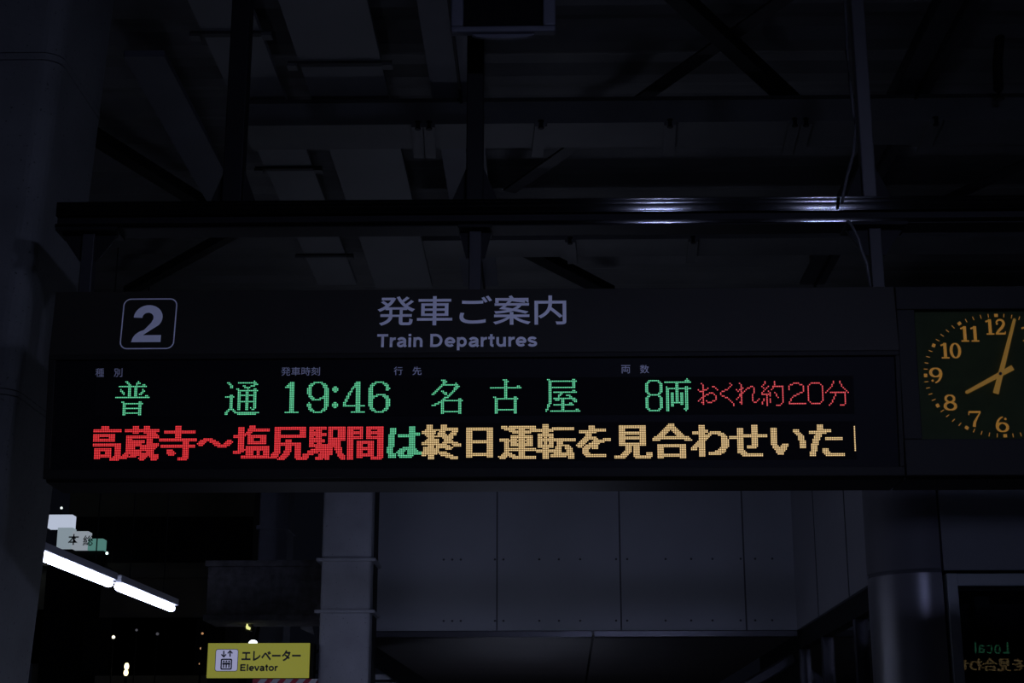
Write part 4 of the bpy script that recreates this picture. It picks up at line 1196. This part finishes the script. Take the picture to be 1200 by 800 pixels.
# ------------------------------------------------------------------ fluorescent lamps
def lamp(p0, p1, label, r=0.026, group='fluorescent platform lamps', top=ROOF):
    """tube lamp under a slim batten from p0 to p1 (axis of the tube), hung on two thin rods"""
    p0, p1 = Vector(p0), Vector(p1)
    t = thing('fluorescent_lamp', (p0 + p1) / 2, label, 'lamp', group)
    d = (p1 - p0).normalized()
    path, rad = [], []
    L = (p1 - p0).length
    for q, x in ((0.12, 0.0), (0.55, 0.006), (0.82, 0.018), (0.96, 0.036), (1.0, 0.055), (1.0, L - 0.055), (0.96, L - 0.036), (0.82, L - 0.018), (0.55, L - 0.006), (0.12, L)):
        path.append(p0 + d * x); rad.append(r * q)
    MB().tube(path, rad, 16).build('tube', M['tube'], t, smooth=True)
    up = Vector((0, 0, 1 if top > p0.z else -1))      # added lights on legs carry the tube on top, shining upward
    bt_ = MB().bar(p0 - d * 0.02 + up * (r + 0.020), p1 + d * 0.02 + up * (r + 0.020), 0.070, 0.046).build('batten', M['white'], t, bevel=0.005)
    for f in (0.2, 0.8):
        c = p0.lerp(p1, f)
        MB().tube([(c.x, c.y, c.z + up.z * (r + 0.03)), (c.x, c.y, top)], 0.004, 6).build('hanging_rod', M['dark'], bt_)
    return t


lz = at(48, 657, 8.7).z
la, lb = at(20, 643.5, 8.15), on_z(202.5, 713.0, lz)
la.z = lz
dq = lb - la
for f0, f1, lab in ((0.0, 0.528, 'nearer of the two glowing fluorescent lamps at the lower left'), (0.568, 1.0, 'farther of the two glowing fluorescent lamps at the lower left')):
    lamp(la + dq * f0, la + dq * f1, lab)
lamp((-0.85, 5.3, 1.55), (-0.85, 6.0, 1.55), 'short added light on thin legs below the frame, lighting the concrete column from the right', r=0.022, top=0.0)  # added unseen light, brightens the column's right side
lamp((-0.75, 10.0, 2.10), (0.45, 10.0, 2.10), 'fluorescent lamp on thin legs before the far wall, just below the frame', r=0.03, top=0.0)  # added out of view to brighten the wall and pilaster towards the bottom


lamp((-0.8, 16.0, 1.1), (0.4, 16.0, 1.1), 'added light on thin legs below the frame, brightening the soffit beyond the far wall', r=0.03, top=0.0)  # unseen fill light, put in so the soffit is not black


def floodlight(x, label):
    """hooded square floodlight under the roof behind the viewer"""
    c = Vector((x, 0.6, 3.62))
    t = thing('floodlight', c, label, 'lamp', 'floodlights behind the viewer')
    a = math.radians(40)                              # lens looks forward and down
    n = Vector((0, math.cos(a), -math.sin(a))); v = Vector((0, math.sin(a), math.cos(a)))
    fr = lambda u, w, k: c + Vector((u, 0, 0)) + v * w + n * k
    w, h = 0.11, 0.13
    hs = MB().fbox(fr, -w, w, -h, h, -0.12, -0.01).build('case', M['white'], t, bevel=0.006)
    MB().fbox(fr, -w + 0.01, w - 0.01, -h + 0.01, h - 0.01, -0.01, -0.004).build('lens', M['flood'], hs)
    MB().fbox(fr, -w, w, h, h + 0.006, -0.12, 0.16).build('hood', M['white'], hs)
    MB().tube([c - n * 0.06, Vector((c.x, c.y - 0.05, ROOF))], 0.014, 8).build('stem', M['white'], t)
    return t


floodlight(0.69, 'left floodlight behind the viewer, mirrored as the left highlight on the support beam')
floodlight(1.66, 'right floodlight behind the viewer, mirrored as the right highlight on the support beam')

# ------------------------------------------------------------------ stairs under the soffit
st = thing('staircase', at(450, 800, 13.0), 'dark sloping stair side seen under the soffit beside the pale steel pillar', 'stairs')
SYY = 13.0
p, q = at(430, 763, SYY), at(520, 822, SYY)
o = MB(); o.bar(p, q, 0.10, 0.14); o.build('stringer', M['dark_steel'], st)
p2, q2 = at(425, 782, SYY + 0.3), at(480, 808, SYY + 0.3)
for k in range(5):
    c = p.lerp(q, 0.1 + 0.16 * k) + Vector((-0.02, 0.2, -0.16))
    MB().box(c.x - 0.16, c.x + 0.16, SYY + 0.05, SYY + 0.9, c.z - 0.02, c.z + 0.02).build('tread', M['white'], st)
es2 = thing('escalator', at(905, 800, 13.4), 'sloping metal flank rising to the side glazing, under the soffit at right', 'escalator')
p, q = at(868, 808, 13.4), at(932, 770, 13.4)
MB().bar(p, q, 0.08, 0.10).build('flank', M['trim'], es2, bevel=0.02)
MB().bar(p + Vector((0, 0.1, -0.22)), q + Vector((0, 0.1, -0.22)), 0.06, 0.05).build('handrail', M['dark_steel'], es2, bevel=0.01)

# ------------------------------------------------------------------ the town at night
def bldg(x0, y0, x1, Y, label, m='night', floors=3, dep=2.8):
    a, b = at(x0, y0, Y), at(x1, y0, Y)
    t = thing('building', Vector(((a.x + b.x) / 2, Y, 0)), label, 'building', 'night buildings across the tracks')
    MB().box(a.x, b.x, Y, Y + dep, 0, a.z).build('facade', M[m], t)
    for k in range(floors):
        z = a.z * (k + 1) / floors
        MB().box(a.x - 0.15, b.x + 0.15, Y - 0.15, Y + dep, z - 0.15, z).build('floor_band', M[m], t)
    for k in range(4):
        x = a.x + (b.x - a.x) * (k + 0.5) / 4
        for j in range(floors):
            zz = a.z * (j + 0.5) / floors
            MB().box(x - 0.5, x + 0.5, Y - 0.03, Y + 0.1, zz - 0.5, zz + 0.5).build('window', M['dark'], t)
    return t


bldg(84, 560, 300, 34, 'tall unlit building behind the lintel and the lamps')
bldg(48, 655, 100, 30, 'low black building below the lit shop sign', floors=2)
bldg(120, 668, 250, 28, 'low unlit building left of the lintel', floors=2)

# lit shop sign with stepped outline
QY = 29.0
sg = thing('lit_shop_sign', at(88, 644, QY), 'white and teal lit shop sign with dark characters above the fluorescent lamps', 'sign')
LIT = [('lit_panel', (55.5, 602.8, 84.4, 618.0), (0.72, 0.80, 1.0), 0.62), ('lit_panel', (67.0, 618.0, 84.4, 641.0), (0.55, 0.68, 0.78), 0.40),
       ('lit_panel', (84.4, 622.3, 103.0, 642.6), (0.62, 0.70, 0.80), 0.40), ('lit_panel', (103.0, 630.9, 120.4, 644.3), (0.20, 0.52, 0.46), 0.36)]


def qfr(u, v, n):
    return Vector((u, QY - n, v))


def qrect(x0, y0, x1, y1):
    xm, ym = (x0 + x1) / 2, (y0 + y1) / 2
    return at(x0, ym, QY).x, at(x1, ym, QY).x, at(xm, y1, QY).z, at(xm, y0, QY).z


for i, (nm, rc, cl, stg) in enumerate(LIT):
    a = qrect(*rc)
    MB().box(a[0], a[1], QY, QY + 0.25, a[2], a[3]).build(nm, glow('sign_light_%s' % 'abcd'[i], cl, stg), sg)
inkm = mat('shop_sign_ink', (0.01, 0.01, 0.015), 0.6)
text_on('character', '本', qfr, *qrect(80.0, 625.6, 92.9, 638.4), inkm, sg, bold=0.02, n=0.01)
text_on('character', '総', qfr, *qrect(97.4, 627.2, 109.8, 639.2), inkm, sg, bold=0.012, n=0.01)
a = qrect(55.5, 644.6, 120.4, 646.0)
MB().box(a[0], a[1], QY + 0.05, QY + 0.2, 0.0, a[3]).build('support', M['dark'], sg)

CITY = [(72, 595, 0.045, (0.8, 0.9, 0.85), 0.8, 'tiny white city light above the lit shop sign'),
        (125.3, 648, 0.05, (0.75, 1.0, 0.95), 1.2, 'tiny teal city light just right of the lit shop sign'),
        (133, 746.2, 0.045, (1.0, 0.95, 0.7), 1.0, 'tiny warm city light low at left, below the fluorescent lamps'),
        (237.2, 742, 0.03, (0.9, 0.45, 0.2), 0.35, 'upper of three small orange lights left of the elevator sign'),
        (235.5, 759.5, 0.03, (0.9, 0.5, 0.25), 0.35, 'middle of three small orange lights left of the elevator sign'),
        (234.2, 777.5, 0.03, (0.9, 0.5, 0.25), 0.35, 'lower of three small orange lights left of the elevator sign'),
        (160, 738, 0.035, (0.5, 0.5, 0.6), 0.08, 'faint grey city light below the far lamp, the left one'),
        (184.5, 742.5, 0.04, (0.5, 0.5, 0.6), 0.07, 'faint grey city light below the far lamp, the right one')]
CY = (33.0, 33.5, 26.0, 25.0, 26.2, 27.4, 26.8, 26.0)
for i, (x, y, r, cl, stg, lab) in enumerate(CITY):
    c = at(x, y, CY[i]); r *= 0.62
    t = thing('street_light', Vector((c.x, CY[i], 0)), lab, 'light', 'distant city lights')
    MB().ball(c, r).build('globe', glow('city_light_%s' % 'abcdefgh'[i], cl, stg * 1.6), t, smooth=True)
    MB().box(c.x - 0.008, c.x + 0.008, CY[i] - 0.008, CY[i] + 0.008, 0.0, c.z - r * 0.9).build('mast', M['dark'], t)
wg = glow('warm_lantern', (1.0, 0.86, 0.48), 2.2)
c = at(148, 785, 26.0)
t = thing('street_light', Vector((c.x, 26.0, 0)), 'bright warm double lantern light at the bottom left', 'light', 'distant city lights')
o = MB(); o.ball(at(148.4, 780.5, 26.0), 0.040, 1, 1, 1.5); o.ball(at(147.6, 788, 26.0), 0.040, 1, 1, 1.3)
o.build('globe', wg, t, smooth=True)
MB().box(c.x - 0.02, c.x + 0.02, 25.98, 26.02, 0, c.z - 0.12).build('mast', M['dark'], t)
# bits seen above the elevator sign
c = at(296.5, 753.5, 13.9)
t = thing('ceiling_lamp', c, 'small white ceiling lamp peeking over the top of the elevator sign', 'lamp')
MB().ball(c, 0.040, 1.0, 1.0, 0.75).build('bowl', glow('small_lamp', (0.9, 0.95, 1.0), 2.5), t, smooth=True)
MB().tube([c + Vector((0, 0.06, 0.01)), c + Vector((0, 0.12, 0.03)), c + Vector((0, 0.3, 0.25))], [0.02, 0.02, 0.012]).build('stem', M['dark_steel'], t)
EXY = 13.45
c = at(290.3, 733, EXY)
t = thing('exit_light', c, 'small yellow-green light shaped like a flame under the lintel', 'light')
o = MB()
q = lambda x, y: at(x, y, EXY)
o.prism([q(289.4, 729.5), q(290.4, 733.0), q(293.2, 735.0), q(292.2, 737.6), q(288.6, 736.6), q(288.0, 734.0)], (0, 0, 0), (0, 0.03, 0))
o.build('lens', glow('yellow_light', (0.95, 0.95, 0.35), 0.9), t)
MB().box(c.x - 0.03, c.x + 0.03, EXY + 0.032, EXY + 0.07, c.z - 0.04, at(300, 727, LY).z).build('case', M['dark'], t)
o = MB()
q = lambda x, y: at(x, y, 14.0)
o.prism([q(350.5, 728.5), q(364.5, 728.5), q(367.5, 743.0), q(352.5, 736.5)], (0, 0, 0), (0, 0.04, 0))
tag(o.build('wall_plate', M['white']), 'small slanted pale plate under the lintel beside the steel pillar', 'plate')

# platform floor
tag(MB().box(-7, 7, -6, 24, -0.1, 0.0).build('floor', M['floor']), 'paved platform floor below the frame', 'floor', kind='structure')
